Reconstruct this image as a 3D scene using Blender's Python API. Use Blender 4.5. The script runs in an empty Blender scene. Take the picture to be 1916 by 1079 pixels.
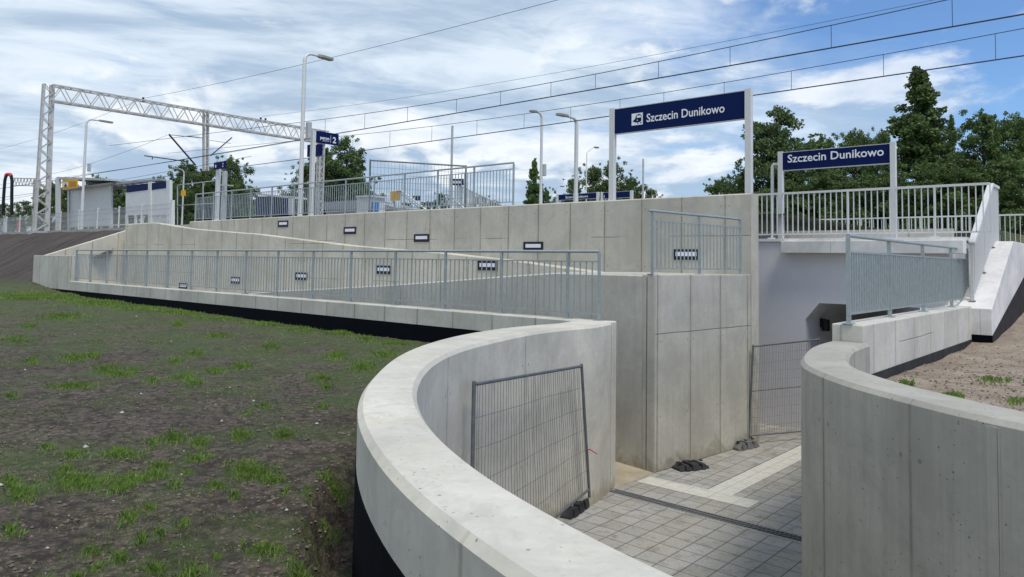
import bpy, bmesh, math, random
from mathutils import Vector, Matrix, noise as mnoise
R = math.radians
sc = bpy.context.scene
# ---------------- camera ----------------
F, CX, CY = 1400.0, 958.0, 412.0
W, H = 1916.0, 1079.0
PITCH, ROLL, CAMZ = R(3.2), R(0.9), 3.45
cam_d = bpy.data.cameras.new('camera'); cam = bpy.data.objects.new('camera', cam_d)
sc.collection.objects.link(cam); sc.camera = cam
CM = Matrix.Rotation(math.pi/2 + PITCH, 3, 'X') @ Matrix.Rotation(ROLL, 3, 'Z')
cam.matrix_world = Matrix.Translation((0, 0, CAMZ)) @ CM.to_4x4()
cam_d.sensor_width = 36; cam_d.lens = 36*F/W
cam_d.shift_y = -(H/2 - CY)/W
cam_d.clip_start = 0.05; cam_d.clip_end = 5000
# ---------------- exposure, sun, sky ----------------
sc.view_settings.view_transform = 'Standard'; sc.view_settings.look = 'None'
sc.view_settings.exposure = 0.15; sc.view_settings.gamma = 1
SUN_TO = Vector((0.30, -0.52, 1.15)).normalized()          # towards the sun
sun_d = bpy.data.lights.new('sun', 'SUN'); sun_d.energy = 2.5; sun_d.angle = R(20); sun_d.color = (1, 0.93, 0.83)
sun = bpy.data.objects.new('sun', sun_d); sc.collection.objects.link(sun)
sun.rotation_euler = SUN_TO.to_track_quat('Z', 'Y').to_euler()
world = bpy.data.worlds.new('World'); sc.world = world; world.use_nodes = True

class NT:
    def __init__(s, tree): s.t = tree; s.n = tree.nodes; s.l = tree.links
    def new(s, typ, **kw):
        n = s.n.new(typ)
        for k, v in kw.items(): setattr(n, k, v)
        return n
    def put(s, sock, v):
        if isinstance(v, bpy.types.NodeSocket): s.l.new(v, sock)
        elif v is not None:
            if hasattr(sock.default_value, '__len__') and not hasattr(v, '__len__'): v = [v]*len(sock.default_value)
            if hasattr(sock.default_value, '__len__') and len(sock.default_value) == 4 and len(v) == 3: v = (*v, 1)
            sock.default_value = v
    def math(s, op, a, b=None, c=None, clamp=False):
        n = s.new('ShaderNodeMath', operation=op); n.use_clamp = clamp
        s.put(n.inputs[0], a)
        if b is not None: s.put(n.inputs[1], b)
        if c is not None: s.put(n.inputs[2], c)
        return n.outputs[0]
    def vmath(s, op, a, b=None):
        n = s.new('ShaderNodeVectorMath', operation=op); s.put(n.inputs[0], a)
        if b is not None: s.put(n.inputs[1], b)
        return n.outputs[0]
    def mapr(s, v, a, b, c=0, d=1, smooth=False):
        n = s.new('ShaderNodeMapRange'); n.clamp = True
        if smooth: n.interpolation_type = 'SMOOTHSTEP'
        for i, x in enumerate((v, a, b, c, d)): s.put(n.inputs[i], x)
        return n.outputs[0]
    def mix(s, f, a, b, mode='MIX'):
        n = s.new('ShaderNodeMix', data_type='RGBA', blend_type=mode)
        s.put(n.inputs['Factor'], f) if False else s.put(n.inputs[0], f)
        s.put(n.inputs[6], a); s.put(n.inputs[7], b)
        return n.outputs[2]
    def noise(s, vec, scale, detail=4, rough=0.55, dist=0.0, dim='3D'):
        n = s.new('ShaderNodeTexNoise'); n.noise_dimensions = dim
        s.put(n.inputs['Vector'], vec); n.inputs['Scale'].default_value = scale
        n.inputs['Detail'].default_value = detail; n.inputs['Roughness'].default_value = rough
        n.inputs['Distortion'].default_value = dist
        return n.outputs[0]
    def voro(s, vec, scale, feature='F1', out=0):
        n = s.new('ShaderNodeTexVoronoi'); n.feature = feature; s.put(n.inputs['Vector'], vec); n.inputs['Scale'].default_value = scale
        return n.outputs[out]
    def xyz(s, x, y, z):
        n = s.new('ShaderNodeCombineXYZ'); s.put(n.inputs[0], x); s.put(n.inputs[1], y); s.put(n.inputs[2], z); return n.outputs[0]
    def sep(s, v):
        n = s.new('ShaderNodeSeparateXYZ'); s.put(n.inputs[0], v); return n.outputs

def build_world():
    g = NT(world.node_tree); g.n.clear()
    out = g.new('ShaderNodeOutputWorld'); bg = g.new('ShaderNodeBackground'); g.l.new(bg.outputs[0], out.inputs[0])
    sky = g.new('ShaderNodeTexSky', sky_type='NISHITA'); sky.sun_disc = False
    sky.sun_elevation = math.asin(SUN_TO.z); sky.sun_rotation = math.atan2(SUN_TO.x, SUN_TO.y)
    sky.air_density = 1.0; sky.dust_density = 0.6; sky.ozone_density = 2.0
    tc = g.new('ShaderNodeTexCoord'); d = g.vmath('NORMALIZE', tc.outputs['Generated']); x, y, z = g.sep(d)
    zz = g.math('MAXIMUM', z, 0.0)
    den = g.math('ADD', zz, 0.10)
    u = g.math('DIVIDE', x, den); v = g.math('DIVIDE', y, den)
    # high streaky sheet
    ca, sa = math.cos(0.35), math.sin(0.35)
    s1 = g.math('ADD', g.math('MULTIPLY', u, ca), g.math('MULTIPLY', v, sa))
    s2 = g.math('SUBTRACT', g.math('MULTIPLY', v, ca), g.math('MULTIPLY', u, sa))
    P = g.xyz(g.math('MULTIPLY', s1, 0.55), g.math('MULTIPLY', s2, 0.9), 3.1)
    n1 = g.noise(P, 1.0, 9, 0.60, 0.5)
    Pf = g.xyz(g.math('MULTIPLY', s1, 1.0), g.math('MULTIPLY', s2, 1.7), 8.7)
    n2 = g.noise(Pf, 1.7, 9, 0.60, 0.9)
    big = g.noise(g.xyz(u, v, 1.7), 0.35, 3, 0.5)
    # coverage: full to the left, breaking up to the right (azimuth)
    az = g.math('ARCTAN2', x, y)
    cov = g.mapr(az, -0.20, 0.66, 0.33, -0.09, True)
    dens = g.math('ADD', g.math('ADD', g.math('MULTIPLY', n1, 0.62), g.math('MULTIPLY', n2, 0.38)), cov)
    dens = g.math('ADD', dens, g.math('MULTIPLY', g.math('SUBTRACT', big, 0.5), 0.25))
    hi = g.mapr(dens, 0.42, 0.82, 0.0, 0.95, True)
    # shade of the sheet: bluish-grey bellies
    shade = g.noise(g.xyz(g.math('MULTIPLY', u, 0.5), g.math('MULTIPLY', v, 1.0), 5.5), 1.3, 7, 0.6, 0.6)
    chi = g.mix(g.mapr(g.math('ADD', g.math('MULTIPLY', shade, 0.6), g.math('MULTIPLY', n2, 0.4)), 0.40, 0.62, 0, 1, True), (3.5, 4.5, 5.7), (6.5, 7.3, 8.1))
    skyc = g.mix(1.0, sky.outputs[0], (0.78, 1.0, 1.25), 'MULTIPLY')
    c1 = g.mix(hi, skyc, chi)
    # low cumulus band near the horizon
    Q = g.xyz(g.math('MULTIPLY', az, 3.2), g.math('MULTIPLY', z, 7.5), 2.9)
    q1 = g.noise(Q, 1.5, 9, 0.57, 0.25)
    qb = g.noise(g.xyz(g.math('MULTIPLY', az, 3.2), g.math('MULTIPLY', g.math('ADD', z, 0.035), 7.5), 2.9), 1.5, 6, 0.55, 0.25)
    band = g.mapr(z, 0.03, 0.40, 0.12, -0.13)
    lm = g.mapr(g.math('ADD', q1, band), 0.48, 0.62, 0, 1, True)
    top = g.mapr(g.math('SUBTRACT', q1, qb), -0.05, 0.075, 0, 1, True)
    fine = g.noise(Q, 5.0, 6, 0.6)
    top = g.math('MULTIPLY', top, g.mapr(fine, 0.3, 0.6, 0.6, 1.0))
    clo = g.mix(top, (3.3, 4.4, 5.8), (7.9, 8.2, 8.5))
    c2 = g.mix(g.math('MULTIPLY', lm, g.mapr(az, 0.2, 0.7, 0.9, 0.55)), c1, clo)
    g.put(bg.inputs[0], c2); bg.inputs[1].default_value = 0.115
build_world()
world.cycles.sampling_method = 'MANUAL'; world.cycles.sample_map_resolution = 512

# ---------------- measuring helpers: real plan axes A (along the tracks) and B (into the underpass) ----------------
TH = math.radians(48.96)
A = Vector((-math.sin(TH), math.cos(TH), 0)); B = Vector((math.cos(TH), math.sin(TH), 0)); Z = Vector((0, 0, 1))
O = Vector((0, 0, CAMZ))
def AB(a, b, z=0): return A*a + B*b + Z*z
def ray(px, py): return CM @ Vector(((px-CX)/F, -(py-CY)/F, -1))
def onz(px, py, z): d = ray(px, py); return O + d*((z-CAMZ)/d.z)
def onb(px, py, b): d = ray(px, py); return O + d*(b/d.dot(B))
def ona(px, py, a): d = ray(px, py); return O + d*(a/d.dot(A))
def atY(px, py, y): d = ray(px, py); return O + d*(y/d.y)
def ac(p): return p.dot(A)
def bc(p): return p.dot(B)

# ---------------- object helpers ----------------
col = sc.collection
def tag(o, label=None, cat=None, group=None, kind=None):
    if label: o['label'] = label
    if cat: o['category'] = cat
    if group: o['group'] = group
    if kind: o['kind'] = kind
    return o
def thing(name, label, cat, loc=(0, 0, 0), group=None):
    o = bpy.data.objects.new(name, None); col.objects.link(o); o.location = loc; o.empty_display_size = 0.2
    return tag(o, label, cat, group)
def copy_tree(o, loc, label, rotz=None, scale=None):
    c = o.copy(); col.objects.link(c); c.location = loc
    if rotz is not None: c.rotation_euler = (0, 0, rotz)
    if scale is not None: c.scale = scale if hasattr(scale, '__len__') else (scale,)*3
    c['label'] = label
    for ch in list(o.children):
        k = ch.copy(); col.objects.link(k); k.parent = c; k.matrix_parent_inverse = ch.matrix_parent_inverse.copy()
        for g in list(ch.children):
            q = g.copy(); col.objects.link(q); q.parent = k
    return c

class MB:
    """collects faces; every face carries uv in metres"""
    def __init__(s): s.v = []; s.f = []; s.uv = []
    def poly(s, pts, uv=None):
        i = len(s.v); s.v += [Vector(p) for p in pts]; s.f.append(list(range(i, i+len(pts))))
        if uv is None:
            p0 = Vector(pts[0]); n = Vector((0, 0, 0))
            for k in range(len(pts)):
                a_, b_ = Vector(pts[k]), Vector(pts[(k+1) % len(pts)]); n += a_.cross(b_)
            if n.length > 0: n.normalize()
            if abs(n.z) > 0.8: uv = [(ac(Vector(p)), bc(Vector(p))) for p in pts]
            else:
                t = Vector((-n.y, n.x, 0)).normalized(); uv = [(Vector(p).dot(t), p[2]) for p in pts]
        s.uv += uv
        return s
    def box(s, c, ex, ey, ez):
        """centre c and half-extent vectors"""
        c, ex, ey, ez = Vector(c), Vector(ex), Vector(ey), Vector(ez)
        if ex.cross(ey).dot(ez) < 0: ex = -ex
        P = lambda i, j, k: c + ex*i + ey*j + ez*k
        for q in ([(-1,-1,-1),(-1,1,-1),(1,1,-1),(1,-1,-1)], [(-1,-1,1),(1,-1,1),(1,1,1),(-1,1,1)],
                  [(-1,-1,-1),(1,-1,-1),(1,-1,1),(-1,-1,1)], [(1,1,-1),(-1,1,-1),(-1,1,1),(1,1,1)],
                  [(1,-1,-1),(1,1,-1),(1,1,1),(1,-1,1)], [(-1,1,-1),(-1,-1,-1),(-1,-1,1),(-1,1,1)]):
            s.poly([P(*t) for t in q])
        return s
    def bar(s, p, q, w, h=None, up=Z):
        """square bar from p to q"""
        p, q = Vector(p), Vector(q); h = h or w; d = q-p
        if d.length < 1e-6: return s
        dn = d.normalized(); sd = dn.cross(up)
        if sd.length < 1e-3: sd = dn.cross(B)
        sd.normalize(); u = sd.cross(dn)
        return s.box((p+q)/2, d/2, sd*(w/2), u*(h/2))
    def tube(s, pts, r, n=8, cap=True, r2=None):
        pts = [Vector(p) for p in pts]; rings = []; prev = None
        for i, p in enumerate(pts):
            d = (pts[min(i+1, len(pts)-1)] - pts[max(i-1, 0)]).normalized()
            if prev is None:
                sd = d.cross(Z)
                if sd.length < 1e-2: sd = d.cross(B)
            else: sd = prev - d*prev.dot(d)
            sd.normalize(); prev = sd; u = sd.cross(d)
            rr = r if r2 is None else r + (r2-r)*i/(len(pts)-1)
            rings.append([p + sd*(math.cos(2*math.pi*k/n)*rr) + u*(math.sin(2*math.pi*k/n)*rr) for k in range(n)])
        L = 0
        for i in range(len(rings)-1):
            L2 = L + (pts[i+1]-pts[i]).length
            for k in range(n):
                k2 = (k+1) % n
                s.poly([rings[i][k], rings[i][k2], rings[i+1][k2], rings[i+1][k]], [(k/n, L), ((k+1)/n, L), ((k+1)/n, L2), (k/n, L2)])
            L = L2
        if cap: s.poly(rings[0][::-1]); s.poly(rings[-1])
        return s
    def prism(s, base, zlo, zhi):
        """plan polygon, per-vertex or constant heights"""
        n = len(base); lo = zlo if hasattr(zlo, '__len__') else [zlo]*n; hi = zhi if hasattr(zhi, '__len__') else [zhi]*n
        area = sum(base[i][0]*base[(i+1) % n][1]-base[(i+1) % n][0]*base[i][1] for i in range(n))
        idx = list(range(n)) if area > 0 else list(range(n))[::-1]
        b = [Vector((base[i][0], base[i][1], lo[i])) for i in idx]; t = [Vector((base[i][0], base[i][1], hi[i])) for i in idx]
        s.poly(t); s.poly(b[::-1])
        for k in range(n):
            j = (k+1) % n; s.poly([b[k], b[j], t[j], t[k]])
        return s
    def sweep(s, path, profs, closed_ends=True, u0=0):
        """path of plan points; profs[i] = list of (side offset, z); side = to the left of travel"""
        n = len(path); rings = []; U = [u0]
        for i in range(n):
            p = Vector((path[i][0], path[i][1], 0))
            a_ = Vector((path[max(i-1, 0)][0], path[max(i-1, 0)][1], 0)); b_ = Vector((path[min(i+1, n-1)][0], path[min(i+1, n-1)][1], 0))
            d = (b_-a_).normalized(); k = 1.0
            if 0 < i < n-1:
                d1 = (p-a_).normalized(); k = 1/max(0.5, d1.dot(d))
            nn = Vector((-d.y, d.x, 0))*k
            rings.append([p + nn*o + Z*z for o, z in profs[i]])
            if i: U.append(U[-1] + (p-a_).length)
        m = len(rings[0])
        for i in range(n-1):
            for k in range(m):
                k2 = (k+1) % m
                q = [rings[i][k], rings[i+1][k], rings[i+1][k2], rings[i][k2]]
                s.poly(q, [(U[i], q[0].z + profs[i][k][0]*0.0), (U[i+1], q[1].z), (U[i+1], q[2].z + (profs[i+1][k2][0]-profs[i+1][k][0] if abs(q[2].z-q[1].z) < .02 else 0)), (U[i], q[3].z + (profs[i][k2][0]-profs[i][k][0] if abs(q[3].z-q[0].z) < .02 else 0))])
        if closed_ends: s.poly(rings[0]); s.poly(rings[-1][::-1])
        return s
    def build(s, name, m, parent=None, smooth=None, bevel=0, merge=False):
        me = bpy.data.meshes.new(name); off = Vector((0, 0, 0))
        if parent is not None:
            off = parent.location.copy()
            if parent.parent is not None: off += parent.parent.location
        me.from_pydata([v-off for v in s.v], [], s.f)
        uvl = me.uv_layers.new(name='UVMap')
        for i, t in enumerate(s.uv): uvl.data[i].uv = t
        if smooth is not None or merge or bevel:
            bm = bmesh.new(); bm.from_mesh(me); bmesh.ops.remove_doubles(bm, verts=bm.verts, dist=1e-4)
            bmesh.ops.recalc_face_normals(bm, faces=bm.faces)
            bm.to_mesh(me); bm.free()
        me.materials.append(m)
        o = bpy.data.objects.new(name, me); col.objects.link(o)
        if smooth is not None:
            me.polygons.foreach_set('use_smooth', [True]*len(me.polygons)); me.set_sharp_from_angle(angle=R(smooth))
        if bevel:
            md = o.modifiers.new('bevel', 'BEVEL'); md.width = bevel; md.segments = 2; md.limit_method = 'ANGLE'; md.angle_limit = R(40)
        if parent is not None: o.parent = parent
        return o

# ---------------- materials ----------------
def principled(name, colr, rough=0.7, metal=0.0, bump=None):
    m = bpy.data.materials.new(name); m.use_nodes = True; g = NT(m.node_tree); p = g.n['Principled BSDF']
    p.inputs['Specular IOR Level'].default_value = 0.12 if 'sign_' in name else 0.35
    if name.startswith('bitumen'): p.inputs['Specular IOR Level'].default_value = 0.08
    g.put(p.inputs['Base Color'], colr); p.inputs['Roughness'].default_value = rough; p.inputs['Metallic'].default_value = metal
    return m, g, p
def simple(name, colr, rough=0.6, metal=0.0, var=0.12, scale=6, bump=0.05):
    m, g, p = principled(name, colr, rough, metal)
    tc = g.new('ShaderNodeTexCoord'); n = g.noise(tc.outputs['Object'], scale, 5, 0.6)
    n2 = g.noise(tc.outputs['Object'], scale*9, 3, 0.6)
    f = g.math('ADD', g.math('MULTIPLY', n, 0.7), g.math('MULTIPLY', n2, 0.3))
    c = g.mix(g.mapr(f, 0.3, 0.7), [x*(1-var) for x in colr], [min(1, x*(1+var)) for x in colr]); g.put(p.inputs['Base Color'], c)
    g.put(p.inputs['Roughness'], g.mapr(n2, 0.3, 0.7, max(0, rough-0.08), min(1, rough+0.1)))
    if bump:
        b = g.new('ShaderNodeBump'); b.inputs['Strength'].default_value = bump; b.inputs['Distance'].default_value = 0.01
        g.put(b.inputs['Height'], n2); g.put(p.inputs['Normal'], b.outputs[0])
    return m
def concrete(name, colr, pitch=0.97, shift=0.0, hline=None, joint=0.5, streak=0.25, panel=0.12, warm=0.25, pores=0.5, seed=0.0, flow=0.3):
    m, g, p = principled(name, colr, 0.82)
    uv = g.new('ShaderNodeUVMap').outputs[0]; u, v, _ = g.sep(uv)
    tc = g.new('ShaderNodeTexCoord'); P = g.vmath('ADD', tc.outputs['Object'], (seed, seed*1.7, seed*0.6))
    geo = g.new('ShaderNodeNewGeometry'); nz = g.math('ABSOLUTE', g.sep(geo.outputs['Normal'])[2]); side = g.mapr(nz, 0.5, 0.85, 1, 0)
    cloud = g.noise(P, 0.9, 6, 0.62, 0.4); fine = g.noise(P, 14, 6, 0.68); med = g.noise(P, 3.6, 5, 0.6, 0.8)
    SV = g.xyz(g.math('MULTIPLY', u, 9.0), g.math('MULTIPLY', v, 0.55), seed)
    st = g.noise(SV, 1.0, 7, 0.62, 0.15)
    SV2 = g.xyz(g.math('MULTIPLY', u, 38.0), g.math('MULTIPLY', v, 0.9), seed+3)
    st2 = g.noise(SV2, 1.0, 4, 0.6)
    base = Vector(colr)
    c = g.mix(g.mapr(cloud, 0.34, 0.66, 0, 1), tuple(base*0.78), tuple(base*1.14))
    blot = g.noise(P, 2.3, 8, 0.7, 1.2)
    c = g.mix(g.mapr(blot, 0.52, 0.70, 0, 0.45), c, tuple(base*0.62)); c = g.mix(g.mapr(blot, 0.46, 0.30, 0, 0.40), c, tuple(base*1.22))
    # ochre stains lying on the flat tops
    tops_ = g.math('SUBTRACT', 1.0, side)
    ts_ = g.math('MULTIPLY', tops_, g.mapr(g.noise(P, 1.6, 6, 0.68, 0.6), 0.54, 0.72, 0, 0.55))
    c = g.mix(ts_, c, (base.x*0.95, base.y*0.84, base.z*0.58))
    c = g.mix(g.math('MULTIPLY', tops_, g.mapr(g.noise(P, 5.5, 8, 0.75, 1.0), 0.50, 0.68, 0, 0.5)), c, tuple(base*0.70))
    run = g.noise(g.xyz(g.math('MULTIPLY', u, 5.0), g.math('MULTIPLY', v, 0.25), seed+9), 1.0, 6, 0.7, 0.3)
    rm = g.math('MULTIPLY', side, g.math('MULTIPLY', g.mapr(run, 0.60, 0.72, 0, 0.5), g.mapr(g.noise(P, 0.7, 3), 0.45, 0.6)))
    c = g.mix(rm, c, (base.x*0.60, base.y*0.54, base.z*0.42))
    # damp, dirty foot of the wall
    pz = g.sep(tc.outputs['Object'])[2]; geoz = g.sep(geo.outputs['Position'])[2]
    ft = g.math('MULTIPLY', side, g.mapr(g.math('ADD', geoz, g.math('MULTIPLY', g.math('SUBTRACT', blot, 0.5), -0.9)), 0.02, 0.26, 0.75, 0))
    c = g.mix(ft, c, (base.x*0.45, base.y*0.40, base.z*0.30))
    c = g.mix(g.math('MULTIPLY', g.mapr(med, 0.5, 0.72), warm), c, (base.x*1.07, base.y*0.99, base.z*0.80))
    c = g.mix(g.math('MULTIPLY', side, g.math('MULTIPLY', g.mapr(st, 0.52, 0.80), streak*1.1)), c, tuple(base*0.55))
    c = g.mix(g.math('MULTIPLY', side, g.math('MULTIPLY', g.mapr(st, 0.48, 0.28), streak)), c, tuple(base*1.15))
    c = g.mix(g.math('MULTIPLY', side, g.math('MULTIPLY', g.mapr(st2, 0.50, 0.72), flow*0.6)), c, tuple(base*0.72))
    c = g.mix(g.mapr(fine, 0.35, 0.7, 0.0, 0.30), c, tuple(base*0.72))
    hgt = g.math('MULTIPLY', fine, 0.25)
    # formwork panels
    uu = g.math('DIVIDE', g.math('ADD', g.math('ADD', u, shift), g.math('MULTIPLY', g.math('SUBTRACT', g.noise(g.xyz(0, g.math('MULTIPLY', v, 3.0), seed), 1.0, 3), 0.5), 0.012)), pitch)
    fr = g.math('FRACT', uu); dj = g.math('MULTIPLY', g.math('MINIMUM', fr, g.math('SUBTRACT', 1.0, fr)), pitch)
    wn = g.new('ShaderNodeTexWhiteNoise', noise_dimensions='2D')
    g.put(wn.inputs['Vector'], g.xyz(g.math('FLOOR', uu), seed, 0)); pv = wn.outputs[0]
    c = g.mix(g.math('MULTIPLY', side, g.math('MULTIPLY', pv, panel)), c, tuple(base*0.62))
    brk = g.mapr(g.noise(g.xyz(g.math('MULTIPLY', g.math('FLOOR', g.math('ADD', uu, 0.5)), 7.3), g.math('MULTIPLY', v, 1.6), seed), 1.0, 5, 0.65), 0.36, 0.56, 0.45, 1)
    jl = g.math('MULTIPLY', g.math('MULTIPLY', g.mapr(dj, 0.006, 0.019, 1, 0), side), brk)
    jw = g.math('MULTIPLY', g.math('MULTIPLY', g.mapr(dj, 0.0, 0.07, 1, 0), side), g.math('MULTIPLY', brk, 0.45))
    c = g.mix(g.math('MULTIPLY', jl, joint), c, tuple(base*0.30)); c = g.mix(g.math('MULTIPLY', jw, joint*0.85), c, (base.x*0.62, base.y*0.56, base.z*0.45))
    hgt = g.math('SUBTRACT', hgt, jl)
    if hline is not None:
        for hv in (hline if hasattr(hline, '__len__') else [hline]):
            dh = g.math('ABSOLUTE', g.math('SUBTRACT', g.math('ADD', v, g.math('MULTIPLY', g.math('SUBTRACT', g.noise(P, 1.2, 3), 0.5), 0.03)), hv))
            hl = g.math('MULTIPLY', g.math('MULTIPLY', g.mapr(dh, 0.004, 0.012, 1, 0), side), g.mapr(g.noise(g.xyz(g.math('MULTIPLY', u, 0.35), seed, hv), 1.0, 1), 0.50, 0.53))
            c = g.mix(g.math('MULTIPLY', hl, joint), c, tuple(base*0.38)); hgt = g.math('SUBTRACT', hgt, hl)
    # air pores and a few tie holes
    vd = g.voro(P, 11.0); pm = g.math('MULTIPLY', g.mapr(vd, 0.045, 0.10, 1, 0), g.mapr(g.noise(P, 2.0, 3), 0.40, 0.55))
    vd2 = g.voro(g.vmath('ADD', P, (5.0, 2.0, 1.0)), 26.0); pm = g.math('MAXIMUM', pm, g.math('MULTIPLY', g.mapr(vd2, 0.08, 0.16, 1, 0), g.mapr(g.noise(P, 3.1, 3), 0.50, 0.60)))
    c = g.mix(g.math('MULTIPLY', pm, pores), c, tuple(base*0.25)); hgt = g.math('SUBTRACT', hgt, g.math('MULTIPLY', pm, 0.8))
    tv = g.math('FRACT', g.math('DIVIDE', g.math('ADD', v, 0.35), 1.25)); td = g.math('MULTIPLY', g.math('MINIMUM', tv, g.math('SUBTRACT', 1.0, tv)), 1.25)
    dx = g.math('SUBTRACT', dj, 0.09); rr = g.math('SQRT', g.math('ADD', g.math('MULTIPLY', dx, dx), g.math('MULTIPLY', td, td)))
    th = g.math('MULTIPLY', g.mapr(rr, 0.014, 0.02, 1, 0), side)
    c = g.mix(g.math('MULTIPLY', th, 0.55), c, tuple(base*0.3))
    g.put(p.inputs['Base Color'], c); g.put(p.inputs['Roughness'], g.mapr(med, 0.3, 0.7, 0.72, 0.92))
    b = g.new('ShaderNodeBump'); b.inputs['Strength'].default_value = 0.5; b.inputs['Distance'].default_value = 0.012
    g.put(b.inputs['Height'], hgt); g.put(p.inputs['Normal'], b.outputs[0])
    return m
M = {}
M['conc_warm'] = concrete('concrete_warm', (0.60, 0.56, 0.46), joint=0.85, warm=0.45, seed=1.0, hline=[2.9, 3.9])
M['conc_plat'] = concrete('concrete_platform_wall', (0.55, 0.52, 0.44), joint=1.0, warm=0.35, panel=0.3, streak=0.35, seed=2.0, shift=0.42, hline=[4.05])
M['conc_front'] = concrete('concrete_front', (0.56, 0.54, 0.475), joint=0.9, seed=3.0, streak=0.3)
M['conc_cool'] = concrete('concrete_cool', (0.52, 0.50, 0.435), pitch=1.3, joint=0.4, warm=0.2, streak=0.4, seed=4.0, hline=[0.45])
M['conc_block'] = concrete('concrete_block', (0.50, 0.485, 0.42), pitch=0.97, joint=0.9, warm=0.25, streak=0.35, seed=5.0, shift=0.25, hline=[2.28], panel=0.25)
M['conc_curve'] = concrete('concrete_curve', (0.60, 0.57, 0.485), pitch=2.45, joint=0.4, warm=0.15, seed=6.0, streak=0.25, panel=0.05, pores=0.6, flow=0.35)
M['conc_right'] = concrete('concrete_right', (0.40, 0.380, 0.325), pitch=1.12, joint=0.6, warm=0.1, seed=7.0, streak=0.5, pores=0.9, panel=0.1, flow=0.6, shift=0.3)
M['conc_parapet'] = concrete('concrete_parapet', (0.60, 0.58, 0.51), pitch=1.0, joint=0.5, warm=0.5, seed=8.0, hline=[2.45])
M['white_paint'] = concrete('painted_concrete_white', (0.72, 0.705, 0.67), pitch=2.6, joint=0.15, streak=0.14, panel=0.0, warm=0.05, pores=0.1, seed=9.0, flow=0.03)
M['grey_paint'] = simple('painted_concrete_grey', (0.66, 0.64, 0.655), 0.8, var=0.06, scale=1.3)
M['ramp_floor'] = concrete('ramp_floor', (0.42, 0.41, 0.37), pitch=3, joint=0.3, seed=11.0)
M['bitumen'] = simple('bitumen', (0.003, 0.004, 0.007), 0.85, var=0.4, scale=4, bump=0.15)
M['bitumen_dusty'] = simple('bitumen_dusty', (0.045, 0.043, 0.043), 0.8, var=0.4, scale=3, bump=0.2)
M['galv'] = simple('galvanised_steel', (0.36, 0.40, 0.405), 0.45, 0.4, var=0.18, scale=14)
M['galv_dark'] = simple('dull_steel', (0.16, 0.18, 0.185), 0.55, 0.5, var=0.3, scale=10)
M['white_steel'] = simple('white_coated_steel', (0.62, 0.62, 0.60), 0.45, 0.0, var=0.06, scale=8)
M['light_steel'] = simple('light_grey_steel', (0.46, 0.47, 0.46), 0.5, 0.2, var=0.15, scale=6)
M['truss_steel'] = simple('weathered_truss_steel', (0.52, 0.50, 0.46), 0.65, 0.1, var=0.25, scale=5)
M['blue'] = simple('sign_blue', (0.002, 0.011, 0.075), 0.6, var=0.05)
M['white'] = simple('sign_white', (0.80, 0.82, 0.84), 0.5, var=0.03)
M['yellow'] = simple('sign_yellow', (0.75, 0.40, 0.02), 0.5, var=0.05)
M['red'] = simple('red_plastic', (0.45, 0.03, 0.03), 0.5)
M['black'] = simple('black_plastic', (0.012, 0.012, 0.014), 0.5)
M['rubber'] = simple('recycled_rubber', (0.035, 0.036, 0.038), 0.85, var=0.4, scale=12, bump=0.4)
M['foot_grey'] = simple('concrete_foot', (0.14, 0.14, 0.135), 0.9, var=0.3, scale=12, bump=0.4)
M['lens'] = simple('lamp_diffuser', (0.78, 0.76, 0.85), 0.4, var=0.03)
M['wire'] = simple('copper_wire_dark', (0.05, 0.055, 0.075), 0.6, 0.3)
M['panel_grey'] = simple('translucent_panel', (0.58, 0.59, 0.59), 0.3, var=0.08, scale=2)
M['roof_grey'] = simple('shelter_roof', (0.30, 0.31, 0.32), 0.5, var=0.15)
M['lead'] = simple('lamp_head', (0.33, 0.31, 0.27), 0.5, 0.2)
def glass_mat():
    m, g, p = principled('shelter_glass', (0.75, 0.8, 0.8), 0.08); p.inputs['Alpha'].default_value = 0.45; return m
M['glass'] = glass_mat()


# ================= PLAN =================
FLOOR = 0.0
WALLTOP = 2.55
BF = 9.67            # outer face of the front ramp wall
BS, B2F, B3F = 11.1, 12.7, 14.2   # faces of middle wall, second wall, platform wall
A_END = ac(onb(62, 500, BF)); A_RAIL0 = ac(onb(131, 500, BF))
A3 = ac(onb(1406, 600, B3F))

def catmull(pts, n=6):
    out = []; P = [Vector((p[0], p[1], 0)) for p in pts]
    P = [P[0]*2-P[1]] + P + [P[-1]*2-P[-2]]
    for i in range(1, len(P)-2):
        for k in range(n):
            t = k/n; a, b, c, d = P[i-1:i+3]
            out.append(0.5*((2*b) + (c-a)*t + (2*a-5*b+4*c-d)*t*t + (3*b-a-3*c+d)*t**3))
    out.append(P[-2]); return out
def smooth_path(pts, it=2):
    for _ in range(it):
        q = [pts[0]] + [(pts[i-1]+pts[i]*2+pts[i+1])/4 for i in range(1, len(pts)-1)] + [pts[-1]]
        pts = q
    return pts
def resample(pts, step):
    out = [pts[0]]; acc = 0
    for i in range(1, len(pts)):
        d = (pts[i]-pts[i-1]).length
        while acc + d >= step:
            t = (step-acc)/d; q = pts[i-1].lerp(pts[i], t); out.append(q); pts = pts[:i-1] + [q] + pts[i:] if False else pts
            rem = d - (step-acc); pts_prev = q; acc = 0; d = rem
            pts = list(pts); pts[i-1] = q
        acc += d
    if (out[-1]-pts[-1]).length > step*0.3: out.append(pts[-1])
    return out

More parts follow.
